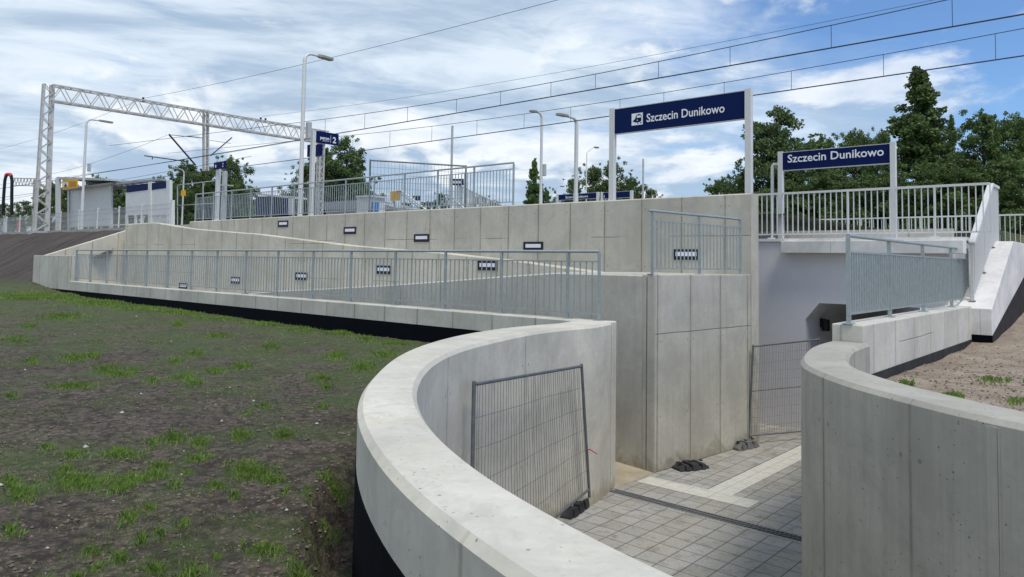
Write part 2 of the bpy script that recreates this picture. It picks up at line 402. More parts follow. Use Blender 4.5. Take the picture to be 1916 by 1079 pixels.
# ---- near curved wall: centre line from measured inner and outer top edges ----
Lout = [(1120, 602), (1020, 605), (911, 615.5), (822, 634.6), (777, 649), (733, 669), (689, 711), (671, 742), (667, 778), (684, 813), (718, 875), (782, 940), (866, 1000), (955, 1057)]
Lin = [(1120, 608), (1000, 622), (889, 644), (831, 664), (795, 689), (778, 715), (775, 742), (791, 778), (822, 818), (889, 871), (1000, 946), (1120, 1004), (1265, 1079)]
po = [onz(x, y, WALLTOP) for x, y in Lout]; pi_ = [onz(x, y, WALLTOP) for x, y in Lin]
po = resample(catmull(po), 0.1); pi_ = resample(catmull(pi_), 0.1)
WT = 0.44
WPTS = []
def offset_mid(outer, inner, w):
    """centre line = midpoint between every inner point and its nearest outer point"""
    res = []
    for p in inner:
        q = min(outer, key=lambda t: (t-p).length)
        if 0.2 < (q-p).length < 0.8: res.append((p+q)/2); WPTS.append(((p+q)/2, (q-p).length))
    return res
mid = offset_mid(po, pi_, WT)
mid = smooth_path(resample(mid, 0.3), 3)
endL = onz(1148, 912, 0.0); endL = Vector((endL.x-0.353, endL.y-0.037, 0))
d_end = (mid[-1]-mid[-3]).normalized()
Lc = [p for p in mid if (Vector((p.x, p.y, 0))-endL).length > 0.6 and p.y < 11.1]
Lc = [endL] + Lc
Lc += [Lc[-1] + Vector((0.55, -0.75, 0)), Lc[-1] + Vector((1.2, -1.75, 0)), Lc[-1] + Vector((2.0, -3.2, 0)), Lc[-1]+Vector((2.6, -4.8, 0))]
Lc = smooth_path(resample(catmull([(p.x, p.y) for p in Lc], 4), 0.16), 2)
LIN_MEAN = sum((p-q).length for p in pi_[5:40] for q in [min(po, key=lambda t: (t-p).length)])/35

# ---- right curved wall ----
Rin = [(1497, 671), (1502, 683), (1547, 702), (1598, 720), (1658, 735), (1746, 758), (1844, 782), (1916, 794)]
rin = [onz(x, y, WALLTOP) for x, y in Rin]
RT = 0.44
# walls' left-of-travel side is -offset: path of centre line built from inner edge
rl = [onz(1555, 637, WALLTOP), onz(1524, 645, WALLTOP), onz(1507, 655, WALLTOP)] + rin
rl = [Vector((p.x, p.y, 0)) for p in rl]
rl += [rl[-1] + Vector((0.35, -0.95, 0)), rl[-1] + Vector((0.9, -2.1, 0)), rl[-1] + Vector((1.8, -3.6, 0))]
rl = smooth_path(resample(catmull([(p.x, p.y) for p in rl], 5), 0.12), 3)
Rc = []
for i, p in enumerate(rl):
    d = (rl[min(i+1, len(rl)-1)] - rl[max(i-1, 0)]).normalized(); Rc.append(p + Vector((-d.y, d.x, 0))*(RT/2))
Rc = smooth_path(resample(Rc, 0.15), 4)
# parapet of the passage beyond it
b2_f = bc(onz(1586, 639, WALLTOP)); A2L = ac(onz(1555, 637, WALLTOP)); A2R = ac(onz(1618, 641, WALLTOP))
B2TOP = 2.76
B2END = bc(ona(1838, 580, A2R))
AW = 2.40            # outer face plane of the white wing wall
TA = ac(onb(1507, 600, 16.3))   # left edge of the tunnel opening
print('plan', 'A_END', A_END, 'A_RAIL0', A_RAIL0, 'A3', A3, 'b2', b2_f, A2L, A2R, B2END, 'TA', TA, 'endL', endL, 'Lwidth', LIN_MEAN, 'Lc0', Lc[:3], len(Lc))

# ================= TERRAIN =================
cut = [AB(A_END-0.1, BF+0.12), AB(7.4, BF+0.12)] + [Vector(p) for p in Lc] + [Vector(p) for p in Rc[::-1]] + \
      [AB((A2L+A2R)/2, b2_f+0.2), AB((A2L+A2R)/2, 26.0), AB(TA+0.5, 26.0), AB(TA+0.5, 16.5), AB(TA+2.0, 16.5), AB(TA+2.0, 14.4), AB(A_END-0.1, 14.4)]
cutp = [(p.x, p.y) for p in cut]
def inside(x, y, poly):
    r = False; j = len(poly)-1
    for i in range(len(poly)):
        xi, yi = poly[i]; xj, yj = poly[j]
        if (yi > y) != (yj > y) and x < (xj-xi)*(y-yi)/(yj-yi)+xi: r = not r
        j = i
    return r
def sstep(a, b, x):
    t = max(0, min(1, (x-a)/(b-a))); return t*t*(3-2*t)
PL = [(p.x, p.y) for p in Lc]
def distL(x, y): return min(math.hypot(x-px, y-py) for px, py in PL[::3])
def ground_z(x, y):
    p = Vector((x, y, 0)); a, b = ac(p), bc(p)
    right = x > 2.0 and a < A2L+0.45
    nz = mnoise.noise(Vector((x*0.35, y*0.35, 1.0)))*0.035 + mnoise.noise(Vector((x*1.3, y*1.3, 4.0)))*0.03 + mnoise.noise(Vector((x*4.5, y*4.5, 7.0)))*0.016 + (mnoise.noise(Vector((x*11, y*11, 3.0)))*0.012 if y < 9 else 0)
    if right:
        z = 2.02 + 0.05*max(0, 8-y)*0.5 + max(0, (b-15.5))*0.10 + sstep(2.2, -6, a)*0.5*sstep(10, 16, b)
        z = max(z, 2.00) + sstep(20.5, 25, b)*1.2
        z = min(z, 3.9)
        return z + nz*0.7
    z = 1.90 + 0.0065*max(0, min(a, 34)) - 0.03
    if b > 5: z += 0.02*min(a, 33)/33*(b-5)
    if b > 7.5: z -= 0.06*sstep(8.4, 9.5, b)*sstep(31, 27, a)
    # foot of the railway embankment
    if a > A_END-6:
        k = sstep(A_END-4, A_END+1.0, a); t = max(0, min(1, (b-(9.2))/(13.4-9.2))); t = t*0.85 + 0.15*sstep(0, 1, t)
        z = z*(1-k*1.0*(t > 0)) + (k*(z*(1-t)+4.62*t) if t > 0 else 0)
    if b > 13.9: z = 4.62
    # settled strip along the curved wall
    if y < 9 and x > -3.5 and b < 9.5:
        dd = distL(x, y)
        z -= 0.34*sstep(0.52, 0.34, dd)*sstep(6.4, 4.8, y)
    if b > 13.9: nz *= 0.3
    return z + nz
PATCH = [(140,717,45,8),(20,735,15,6),(495,749,20,7),(462,763,10,4),(603,751,15,5),(453,800,22,12),(532,798,22,10),(325,807,25,10),(376,812,22,9),(285,818,15,12),(225,840,42,9),(140,840,30,10),(123,865,20,8),(86,828,15,6),(369,839,30,8),(471,862,50,16),(513,876,27,8),(302,855,25,8),(295,872,25,10),(351,865,12,8),(327,893,15,9),(151,886,60,18),(228,893,25,16),(253,879,25,12),(42,907,30,18),(18,886,18,12),(404,893,22,10),(439,911,15,7),(536,900,14,9),(576,900,12,9),(625,868,32,12),(632,900,12,8),(611,925,14,9),(25,974,20,14),(242,949,20,14),(278,935,18,8),(344,963,15,8),(267,988,12,12),(299,977,12,9),(225,1020,20,12),(169,1009,22,8),(492,999,45,16),(404,1016,12,9),(369,1048,40,18),(292,1041,25,14),(576,1023,40,14),(562,1055,35,14),(84,1069,20,10),(179,1041,12,8),(140,1062,20,8),
 (201,686,25,10),(226,693,22,7),(252,686,12,6),(285,708,18,6),(347,701,25,8),(365,713,20,6),(405,690,20,8),(453,682,22,8),(329,671,15,5),(365,657,18,5),(142,668,25,6),(60,673,12,6),(175,664,15,6),(29,637,28,6),(680,682,30,10),(628,664,20,7),(603,704,28,6),(610,715,20,5),(405,628,30,6),(508,646,14,5),(336,608,15,6),(120,595,50,5),(44,562,55,6),(110,562,60,6),(183,571,60,6),(256,580,50,6),(329,586,50,5),(402,597,45,5),(493,606,40,5),(566,612,40,5),(640,620,40,5),(687,631,25,8),(55,611,18,5),(740,640,30,5),(720,660,25,6)]
PW = []
for (cx, cy, rx, ry) in PATCH:
    c = onz(cx, cy, 1.97); PW.append((c.x, c.y, (onz(cx+rx, cy, 1.97)-c).length*1.15, (onz(cx, cy-ry, 1.97)-c).length*1.1))
def grassy(x, y):
    g_ = 0.0
    for px_, py_, ra, rb in PW:
        dx, dy = (x-px_)/ra, (y-py_)/rb; q = dx*dx+dy*dy
        if q < 5: g_ = max(g_, math.exp(-q*0.9))
    return g_
def axis_steps(spans):
    out = []
    for lo, hi, st in spans:
        n = max(1, round((hi-lo)/st)); out += [lo + (hi-lo)*i/n for i in range(n)]
    out.append(spans[-1][1]); return out
def build_ground():
    xs = axis_steps([(-3000, -400, 650), (-400, -80, 40), (-80, -30, 5), (-30, -8, 0.32), (-8, -2.2, 0.13), (-2.2, 1.2, 0.065), (1.2, 9, 0.13), (9, 16, 0.25), (16, 60, 4), (60, 400, 50), (400, 3000, 650)])
    ys = axis_steps([(-300, -60, 60), (-60, -6, 6), (-6, 0, 0.5), (0, 1.6, 0.13), (1.6, 6.5, 0.065), (6.5, 9, 0.13), (9, 30, 0.28), (30, 60, 2), (60, 400, 34), (400, 4000, 900)])
    me = bpy.data.meshes.new('ground'); V = []; Fc = []
    for y in ys:
        for x in xs: V.append((x, y, ground_z(x, y)))
    nx = len(xs)
    for j in range(len(ys)-1):
        for i in range(nx-1):
            cx, cy = (xs[i]+xs[i+1])/2, (ys[j]+ys[j+1])/2
            if -30 < cx < 24 and -6 < cy < 45 and inside(cx, cy, cutp): continue
            k = j*nx+i; Fc.append((k, k+1, k+nx+1, k+nx))
    me.from_pydata(V, [], Fc); me.polygons.foreach_set('use_smooth', [True]*len(me.polygons))
    o = bpy.data.objects.new('ground', me); col.objects.link(o); o['kind'] = 'structure'
    at_ = me.attributes.new('grassy', 'FLOAT', 'POINT')
    at_.data.foreach_set('value', [grassy(v[0], v[1]) if (v[0] < 1 and 1 < v[1] < 34) else 0.0 for v in V])
    m, g, p = principled('soil', (0.1, 0.09, 0.08), 0.95); ga = g.new('ShaderNodeAttribute'); ga.attribute_name = 'grassy'
    tc = g.new('ShaderNodeTexCoord'); P = tc.outputs['Object']; x, y, z = g.sep(P)
    n0 = g.noise(P, 0.35, 5, 0.6); n1 = g.noise(P, 2.2, 8, 0.68, 0.6); n2 = g.noise(P, 17, 6, 0.7); n3 = g.noise(P, 60, 3, 0.6)
    peat = g.mix(g.mapr(n1, 0.34, 0.66), (0.105, 0.083, 0.060), (0.30, 0.243, 0.180))
    peat = g.mix(g.mapr(n0, 0.5, 0.68, 0, 0.55), peat, (0.165, 0.135, 0.105))
    # thin green film where grass is coming up
    gf = g.noise(P, 0.8, 7, 0.66, 0.8)
    gm = g.math('MULTIPLY', g.mapr(gf, 0.50, 0.64), g.mapr(n2, 0.35, 0.6, 0.25, 0.8))
    dotb = g.new('ShaderNodeVectorMath', operation='DOT_PRODUCT'); g.put(dotb.inputs[0], P); g.put(dotb.inputs[1], tuple(B))
    near_wall = g.math('MULTIPLY', g.mapr(dotb.outputs['Value'], 3.5, 8.5), 0.13)
    gm = g.math('MULTIPLY', g.mapr(g.math('ADD', gf, near_wall), 0.47, 0.60), g.mapr(n2, 0.32, 0.58, 0.35, 0.95))
    vc = g.voro(P, 34.0); vc2 = g.voro(g.vmath('ADD', P, (3.0, 1.0, 0.5)), 13.0)
    peat = g.mix(g.mapr(vc, 0.25, 0.62, 0, 0.5), peat, (0.030, 0.023, 0.019)); peat = g.mix(g.mapr(vc2, 0.42, 0.7, 0, 0.6), peat, (0.02, 0.016, 0.013))
    peat = g.mix(g.mapr(vc2, 0.20, 0.05, 0, 0.35), peat, (0.17, 0.14, 0.11))
    gp = g.math('MULTIPLY', g.mapr(g.math('ADD', ga.outputs['Fac'], g.math('MULTIPLY', g.math('SUBTRACT', n1, 0.5), 1.5)), 0.30, 0.75), g.mapr(n2, 0.3, 0.6, 0.5, 1.0))
    gm = g.math('MAXIMUM', gm, gp)
    peat = g.mix(g.math('MULTIPLY', gm, 0.85), peat, (0.085, 0.135, 0.032))
    sand = g.mix(g.mapr(n1, 0.32, 0.68), (0.25, 0.20, 0.145), (0.43, 0.355, 0.27))
    # the embankment slope: raked dark soil, streaks down the slope
    aa = g.vmath('DOT_PRODUCT', P, tuple(A)); n = g.new('ShaderNodeVectorMath', operation='DOT_PRODUCT'); g.put(n.inputs[0], P); g.put(n.inputs[1], tuple(A)); av = n.outputs['Value']
    nb = g.new('ShaderNodeVectorMath', operation='DOT_PRODUCT'); g.put(nb.inputs[0], P); g.put(nb.inputs[1], tuple(B)); bv = nb.outputs['Value']
    rk = g.noise(g.xyz(g.math('MULTIPLY', av, 3.0), g.math('MULTIPLY', bv, 0.35), 0), 1.0, 5, 0.7, 0.3)
    rake = g.mix(g.mapr(rk, 0.35, 0.65), (0.045, 0.037, 0.032), (0.125, 0.103, 0.088))
    onslope = g.math('MULTIPLY', g.mapr(z, 2.25, 2.5), g.mapr(x, -9, -11))
    c = g.mix(onslope, peat, rake)
    # sand on the right bank
    rb = g.math('MULTIPLY', g.mapr(av, 3.4, 3.2), g.mapr(x, 2.2, 2.4))
    c = g.mix(rb, c, sand)
    c = g.mix(g.mapr(n2, 0.50, 0.66, 0, 0.75), c, g.mix(0.5, c, (0.02, 0.016, 0.014)))
    c = g.mix(g.mapr(n3, 0.62, 0.75, 0, 0.5), c, (0.22, 0.19, 0.16))
    g.put(p.inputs['Base Color'], c)
    b = g.new('ShaderNodeBump'); b.inputs['Strength'].default_value = 1.0; b.inputs['Distance'].default_value = 0.11
    hh = g.math('ADD', g.math('SUBTRACT', g.math('MULTIPLY', n2, 0.7), g.math('MULTIPLY', vc2, 0.25)), g.math('ADD', g.math('MULTIPLY', n1, 1.0), g.math('MULTIPLY', n3, 0.15)))
    hh = g.mix(rb, hh, g.math('MULTIPLY', hh, 0.5))
    g.put(b.inputs['Height'], hh); g.put(p.inputs['Normal'], b.outputs[0])
    me.materials.append(m)
build_ground()

# ================= PAVING OF THE PASSAGE =================
def paving_mat():
    m, g, p = principled('concrete_pavers', (0.3, 0.3, 0.28), 0.85)
    uv = g.new('ShaderNodeUVMap').outputs[0]
    u, v, _ = g.sep(uv); S = 0.30
    tc = g.new('ShaderNodeTexCoord'); P = tc.outputs['Object']
    uu = g.math('DIVIDE', u, S); vv = g.math('DIVIDE', v, S)
    cell = g.xyz(g.math('FLOOR', uu), g.math('FLOOR', vv), 0)
    wn = g.new('ShaderNodeTexWhiteNoise', noise_dimensions='2D'); g.put(wn.inputs['Vector'], cell); wv = wn.outputs[0]
    def edge(t):
        f = g.math('FRACT', t); return g.math('MINIMUM', f, g.math('SUBTRACT', 1.0, f))
    d = g.math('MULTIPLY', g.math('MINIMUM', edge(uu), edge(vv)), S)
    j = g.mapr(d, 0.003, 0.010, 1, 0)
    n = g.noise(P, 1.2, 5, 0.6); n2 = g.noise(P, 30, 5, 0.65); n3 = g.noise(P, 5, 5, 0.65, 0.5)
    c = g.mix(wv, (0.335, 0.33, 0.305), (0.425, 0.42, 0.39))
    c = g.mix(g.mapr(n, 0.35, 0.65, 0, 0.6), c, (0.34, 0.305, 0.235))
    c = g.mix(g.mapr(n3, 0.52, 0.7, 0, 0.6), c, (0.13, 0.125, 0.11))
    c = g.mix(g.mapr(n2, 0.4, 0.7, 0, 0.4), c, (0.14, 0.135, 0.12))
    c = g.mix(g.math('MULTIPLY', j, 0.85), c, (0.085, 0.08, 0.066))
    g.put(p.inputs['Base Color'], c)
    b = g.new('ShaderNodeBump'); b.inputs['Strength'].default_value = 0.6; b.inputs['Distance'].default_value = 0.008
    g.put(b.inputs['Height'], g.math('SUBTRACT', g.math('ADD', g.math('MULTIPLY', n2, 0.3), g.math('MULTIPLY', wv, 0.25)), j)); g.put(p.inputs['Normal'], b.outputs[0])
    return m
M['paver'] = paving_mat()
pave = MB(); lo_a, hi_a = -8, 10
P4 = [AB(9.5, -6), AB(-3, -6), AB(-3, 27), AB(9.5, 27)]
pave.poly(P4[::-1]); pv = pave.build('passage_paving', M['paver']); tag(pv, kind='structure')
slab = MB().poly([AB(6.45, 9.9, .004), AB(6.45, 11.2, .004), AB(8.0, 11.2, .10), AB(8.0, 9.9, .10)]).build('ramp_foot_path', simple('sandy_screed', (0.36, 0.31, 0.22), 0.9, var=0.25, scale=3)); tag(slab, kind='structure')
tact = principled('tactile_paving', (0.52, 0.51, 0.45), 0.85)
def tactile(name, q, label, rib):
    m, g, p = principled(name, (0.5, 0.5, 0.45), 0.85)
    uv = g.new('ShaderNodeUVMap').outputs[0]; u, v, _ = g.sep(uv); P = g.new('ShaderNodeTexCoord').outputs['Object']
    n = g.noise(P, 9, 5, 0.65); c = g.mix(g.mapr(n, 0.3, 0.7), (0.50, 0.49, 0.42), (0.66, 0.645, 0.56))
    def edge(t, S):
        f = g.math('FRACT', g.math('DIVIDE', t, S)); return g.math('MULTIPLY', g.math('MINIMUM', f, g.math('SUBTRACT', 1.0, f)), S)
    j = g.mapr(g.math('MINIMUM', edge(u, 0.4), edge(v, 0.4)), 0.002, 0.007, 1, 0)
    c = g.mix(g.math('MULTIPLY', j, 0.6), c, (0.16, 0.155, 0.14)); h = g.math('SUBTRACT', 0.0, j)
    if rib:
        r = g.mapr(g.math('SINE', g.math('MULTIPLY', u if rib == 'u' else v, 2*math.pi/0.05)), -0.3, 0.5); h = g.math('ADD', h, g.math('MULTIPLY', r, 0.6)); c = g.mix(g.math('MULTIPLY', g.math('SUBTRACT', 1, r), 0.22), c, (0.25, 0.245, 0.22))
    g.put(p.inputs['Base Color'], c)
    b = g.new('ShaderNodeBump'); b.inputs['Strength'].default_value = 0.6; b.inputs['Distance'].default_value = 0.006; g.put(b.inputs['Height'], h); g.put(p.inputs['Normal'], b.outputs[0])
    o = MB().poly([(x.x, x.y, 0.005) for x in q]).build('tactile_paving', m); tag(o, kind='structure'); return o
# strip along A and strip along B, measured on the floor
s1a, s1b = onz(1213.6, 893, 0), onz(1190, 901, 0); jn = onz(1342, 942, 0)
b_lo, b_hi = bc(s1b), bc(s1a); b_hi = b_lo + 0.40
a0 = ac(onz(1202, 897, 0)); aj = ac(onz(1352, 934, 0))
a_in = a0-0; tile_a = ac(onz(1405, 948, 0))
tactile('tactile_plain', [AB(a0, b_lo), AB(a0, b_hi), AB(tile_a, b_hi), AB(tile_a, b_lo)][::-1], '', 'v')
tactile('tactile_guide', [AB(tile_a+0.82, b_hi+.0), AB(tile_a+0.82, 15.8), AB(tile_a+0.42, 15.8), AB(tile_a+0.42, b_hi)][::-1], '', 'u')
print('tactile', b_lo, b_hi, a0, aj, tile_a)
# slot drain
d0 = onz(1146, 918, 0); d1 = onz(1500, 1010, 0); dd = (d1-d0).normalized(); d1e = d1 + dd*0.35; nn = Vector((-dd.y, dd.x, 0))
t = thing('drain_channel', 'dark slotted steel drain grate crossing the grey paving between the curved walls', 'drain grate', (d0.x, d0.y, 0))
fr = MB(); fr.box((d0+d1e)/2 + Z*0.004 + nn*0.105, (d1e-d0)/2, nn*0.006, Z*0.006); fr.box((d0+d1e)/2 + Z*0.004 - nn*0.105, (d1e-d0)/2, nn*0.006, Z*0.006); fr.build('frame', M['light_steel'], t)
MB().box((d0+d1e)/2 + Z*0.003, (d1e-d0)/2, nn*0.099, Z*0.002).build('channel', M['black'], t)
gr = MB(); L = (d1e-d0).length; k = 0.0
while k < L:
    c = d0 + dd*(k+0.01) + Z*0.008
    gr.box(c, (dd*0.35+nn).normalized()*0.098, dd*0.013, Z*0.004); k += 0.058
gr.box((d0+d1e)/2 + Z*0.009, (d1e-d0)/2, nn*0.006, Z*0.004)
gr.build('grate', M['foot_grey'], t)

# ================= WALLS =================
def plain_wall(name, label, mat, path_ab, tops, bot, thick, cat='concrete wall', ch=0.025):
    """path in (a,b) of the near face; thickness added towards +b"""
    pts = [AB(a, b) for a, b in path_ab]
    # travel so that 'left' is towards the inside
    profs = []
    for tz in tops:
        profs.append([(0, bot), (0, tz-ch), (ch, tz), (thick-ch, tz), (thick, tz-ch), (thick, bot)])
    d = (pts[1]-pts[0]); left = Vector((-d.y, d.x, 0)).dot(B) > 0
    if not left: profs = [[(-o, z) for o, z in pr] for pr in profs]
    w = MB().sweep(pts, profs); o = w.build(name, mat, None, smooth=20)
    return tag(o, label, cat)
def curved_wall(name, label, path, top, bot, w, mat, ch=0.035, cat='curved concrete wall'):
    ws_ = w if hasattr(w, '__len__') else [w]*len(path)
    t = thing(name, label, cat, (path[len(path)//2].x, path[len(path)//2].y, 0))
    pr = [[(-w/2, bot), (-w/2, top-ch), (-w/2+ch*0.9, top), (w/2-ch*0.9, top), (w/2, top-ch), (w/2, bot)] for w in ws_]
    MB().sweep(path, pr).build('wall_body', mat, t, smooth=30)
    return t
def width_at(p):
    ws = sorted(WPTS, key=lambda t: (Vector((t[0].x, t[0].y, 0))-Vector((p.x, p.y, 0))).length)[:9]
    return sum(w_ for _, w_ in ws)/len(ws)
LW = [max(0.38, min(0.62, width_at(p))) for p in Lc]
for _ in range(12): LW = [LW[0]] + [(LW[i-1]+LW[i]*2+LW[i+1])/4 for i in range(1, len(LW)-1)] + [LW[-1]]
lw = curved_wall('curved_retaining_wall', 'pale concrete curved wall with broad bright top, sweeping round the soil bank in the foreground', Lc, WALLTOP, 0, LW, M['conc_curve'])
# side of the bank: travelling from the far end towards the camera the bank is on the right (-offset)
d = Lc[1]-Lc[0]
bank = -1
coat = [[(bank*(w_/2+0.006), 1.2), (bank*(w_/2+0.006), 2.21), (bank*(w_/2-0.05), 2.21), (bank*(w_/2-0.05), 1.2)] for w_ in LW[2:-2]]
MB().sweep(Lc[2:-2], coat).build('waterproof_coating', M['bitumen'], lw, smooth=30)
# end pier with a joint
pe = Lc[0]; q = MB(); dA = (Lc[0]-Lc[2]).normalized(); nA = Vector((-dA.y, dA.x, 0))
q.box(pe + dA*0.015 + Z*1.27, dA*0.015, nA*(LW[0]/2-0.03), Z*1.27); q.build('joint_filler', simple('joint_sand', (0.22, 0.17, 0.10), 0.9), lw)
q = MB(); q.box(pe + dA*0.14 + Z*(WALLTOP/2+0.004), dA*0.11, nA*(LW[0]/2+0.006), Z*(WALLTOP/2)); q.build('end_pier', M['conc_curve'], lw, bevel=0.02)

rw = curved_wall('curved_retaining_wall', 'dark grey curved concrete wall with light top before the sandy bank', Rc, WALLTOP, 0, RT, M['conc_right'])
MB().sweep(Rc[1:-2], [[((RT/2+0.005), 1.2), ((RT/2+0.005), 2.15), ((RT/2-0.05), 2.15), ((RT/2-0.05), 1.2)]]*len(Rc[1:-2])).build('waterproof_coating', M['bitumen_dusty'], rw, smooth=30)

js_top = onz(1851, 789, WALLTOP)
jn_ = min(range(len(Rc)), key=lambda i: (Rc[i]-Vector((js_top.x, js_top.y, 0))).length); jd = (Rc[jn_+1]-Rc[jn_-1]).normalized(); jnrm = Vector((-jd.y, jd.x, 0))
jc = Rc[jn_] - jnrm*(RT/2)
jb = MB(); jb.box(jc + Z*1.25, jd*0.035, jnrm*0.006, Z*1.25)
for sg in (-1, 1): jb.box(jc + jd*sg*0.045 + Z*1.25, jd*0.007, jnrm*0.003, Z*1.25)
jb.build('expansion_joint', M['conc_right'], rw)
# passage parapet on the right
pw = thing('parapet_wall', 'short straight pale concrete parapet carrying the galvanised railing beside the sand', 'parapet wall', AB((A2L+A2R)/2, b2_f))
P0 = [AB(A2L, b2_f), AB(A2R, b2_f), AB(A2R, B2END), AB(A2L, B2END)]
MB().prism([(p.x, p.y) for p in P0], 0, B2TOP).build('wall_body', M['conc_parapet'], pw, bevel=0.015)
zc = [3.45-0.0 for _ in range(2)]
c0, c1 = ona(1618, 690, A2R), ona(1838, 636, A2R)
MB().box(AB(A2R-0.004, (b2_f+B2END)/2, 1.4), A*0.006, B*((B2END-b2_f)/2-0.01), Z*((c0.z+c1.z)/2-1.4)).build('waterproof_coating', M['bitumen_dusty'], pw)
print('coating z', c0.z, c1.z, bc(c0), bc(c1))

# front ramp wall
fw = thing('ramp_wall', 'long low concrete front wall of the ramp with a black base above the soil', 'ramp wall', AB(15, BF))
a_lo = 6.9
pts = [AB(A_END, BF), AB(A_RAIL0+.02, BF)]
zt0 = onb(62, 477, BF).z
MB().prism([(p.x, p.y) for p in [AB(A_END, BF), AB(A_RAIL0, BF), AB(A_RAIL0, BF+0.32), AB(A_END, BF+0.32)]], 0.0, zt0).build('raised_end', M['conc_front'], fw, bevel=0.012)
fb = MB().sweep([AB(a_lo, BF), AB(A_RAIL0-0.003, BF)], [[(0, 0), (0, WALLTOP-.02), (0.02, WALLTOP), (0.33, WALLTOP), (0.35, WALLTOP-.02), (0.35, 0)]]*2 if Vector((-A.y, A.x, 0)).dot(B) > 0 else [[(0, 0), (0, WALLTOP-.02), (-0.02, WALLTOP), (-0.33, WALLTOP), (-0.35, WALLTOP-.02), (-0.35, 0)]]*2)
fb.build('wall_body', M['conc_front'], fw)
MB().box(AB((A_END+a_lo)/2, BF-0.003, 1.6), A*((A_END-a_lo)/2), B*0.006, Z*0.635).build('waterproof_coating', M['bitumen'], fw)
# far left end wall, rising along the embankment
e0, e1 = onb(83, 477, BF), onb(235, 429, B2F)
ew = MB(); th = 0.3
pp = [AB(A_END, BF+0.325), AB(A_END, B2F+0.3), AB(A_END-th, B2F+0.3), AB(A_END-th, BF+0.325)]
hz = [zt0, e1.z, e1.z, zt0]
ew.prism([(p.x, p.y) for p in pp], 0.5, hz); o = ew.build('ramp_end_wall', M['conc_warm'], None, bevel=0.01); tag(o, 'concrete ramp end wall whose top slopes up the dark embankment, far left', 'ramp wall')

# middle wall (its own slightly darker concrete pour) between first and second run
def pxpath(pts, b): return [onb(x, y, b) for x, y in pts]
st = pxpath([(1205, 512), (1126, 511), (1040, 511), (932, 517), (833, 525), (738, 532), (600, 540), (530, 543), (455, 549)], BS)
a_blk = ac(onz(1237, 880, 0)); tops = [q_.z for q_ in st]; tops[0] = tops[1] = tops[2] = 3.27
path = [(a_blk, BS)] + [(ac(q_), BS) for q_ in st[1:]] + [(27, BS)]; tops.append(2.1)
plain_wall('ramp_wall', 'darker grey concrete wall between the first and second ramp runs, right behind the long railing', M['conc_cool'], path, tops, 0, 0.25, 'ramp wall')
jx = onb(1210, 700, BS); MB().box(AB(ac(jx), BS-0.002, 1.62), A*0.009, B*0.004, Z*1.62).build('rust_joint', simple('rusty_joint', (0.20, 0.14, 0.085), 0.9, var=0.4))
tag(bpy.data.objects['rust_joint'], 'thin rusty vertical joint strip on the darker grey wall beside the landing block corner', 'wall joint')
# second wall
s2 = pxpath([(1129, 510), (970, 488), (838, 473.5), (757, 467), (660, 459), (600, 452), (480, 437), (420, 432.5), (356, 427), (289, 416), (235, 419)], B2F)
print('wall2', [(round(ac(q_), 1), round(q_.z, 2)) for q_ in s2])
plain_wall('ramp_wall', 'warm beige concrete wall between second and third ramp runs, its top descending to the right', M['conc_warm'], [(ac(q_), B2F) for q_ in s2], [q_.z for q_ in s2], 0, 0.30, 'ramp wall')
# platform wall
a_l3 = ac(onb(355, 412, B3F)); PT = 4.89
plain_wall('platform_wall', 'tall grey concrete platform wall with vertical panel joints, the highest wall', M['conc_plat'], [(A3, B3F), (a_l3, B3F)], [PT, PT], 0, 0.35, 'platform wall')
# landing block: its end face looks at the passage
lb = thing('landing_block', 'massive grey concrete landing block with the short railing on top, standing in the passage', 'ramp landing', AB(6.3, 12))
c_n = Vector(onz(1237, 880, 0)); c_f = AB(A3+0.006, B3F-0.004)
c_n = AB(ac(c_n), BS-0.004)
blk = [c_n, c_f, AB(8.6, B3F-0.004), AB(8.6, B2F+0.3), AB(8.6, BS+.255), AB(ac(c_n)+0.25, BS+0.255), AB(ac(c_n)+0.25, BS-0.004)]
MB().prism([(p.x, p.y) for p in blk], 0, 3.28).build('wall_body', M['conc_block'], lb, bevel=0.015)
# ramps and landings (walking surfaces)
def slab_ab(name, pts, m): o = MB().poly(pts).build(name, m); tag(o, kind='structure'); return o
slab_ab('ramp_path', [AB(8.0, 10.0, 0.10), AB(8.0, 11.1, 0.10), AB(27, 11.1, 2.0), AB(27, 10.0, 2.0)], M['ramp_floor'])
slab_ab('ramp_path', [AB(27, 10.0, 2.0), AB(27, 12.7, 2.0), AB(A_END-.3, 12.7, 2.0), AB(A_END-.3, 10.0, 2.0)], M['ramp_floor'])
slab_ab('ramp_path', [AB(8.6, 11.35, 3.18), AB(8.6, 12.7, 3.18), AB(27, 12.7, 2.0), AB(27, 11.35, 2.0)], M['ramp_floor'])
slab_ab('ramp_path', [AB(8.6, 13.0, 3.2), AB(8.6, 14.2, 3.2), AB(29.5, 14.2, 4.6), AB(29.5, 13.0, 4.6)], M['ramp_floor'])
slab_ab('ramp_path', [AB(29.5, 13.0, 4.62), AB(29.5, 15, 4.62), AB(A_END-.3, 15, 4.62), AB(A_END-.3, 13.0, 4.62)], M['ramp_floor'])
pl = MB().prism([(p.x, p.y) for p in [AB(8.32, B3F+0.352), AB(8.32, 17.4), AB(75, 17.4), AB(75, B3F+0.352)]], 3.2, 4.80).build('platform', M['ramp_floor']); tag(pl, kind='structure')
pl = MB().prism([(p.x, p.y) for p in [AB(8, 25.3), AB(8, 30.5), AB(75, 30.5), AB(75, 25.3)]], 3.2, 4.75).build('platform', M['ramp_floor']); tag(pl, kind='structure')

# ================= BRIDGE =================
BB = 16.3
FZ = onb(1600, 450.5, BB).z
a1806 = ac(onb(1808, 451, BB))
br = thing('railway_bridge', 'white and grey painted concrete railway bridge with fascia beam over the dark underpass opening', 'bridge', AB(4.4, BB))
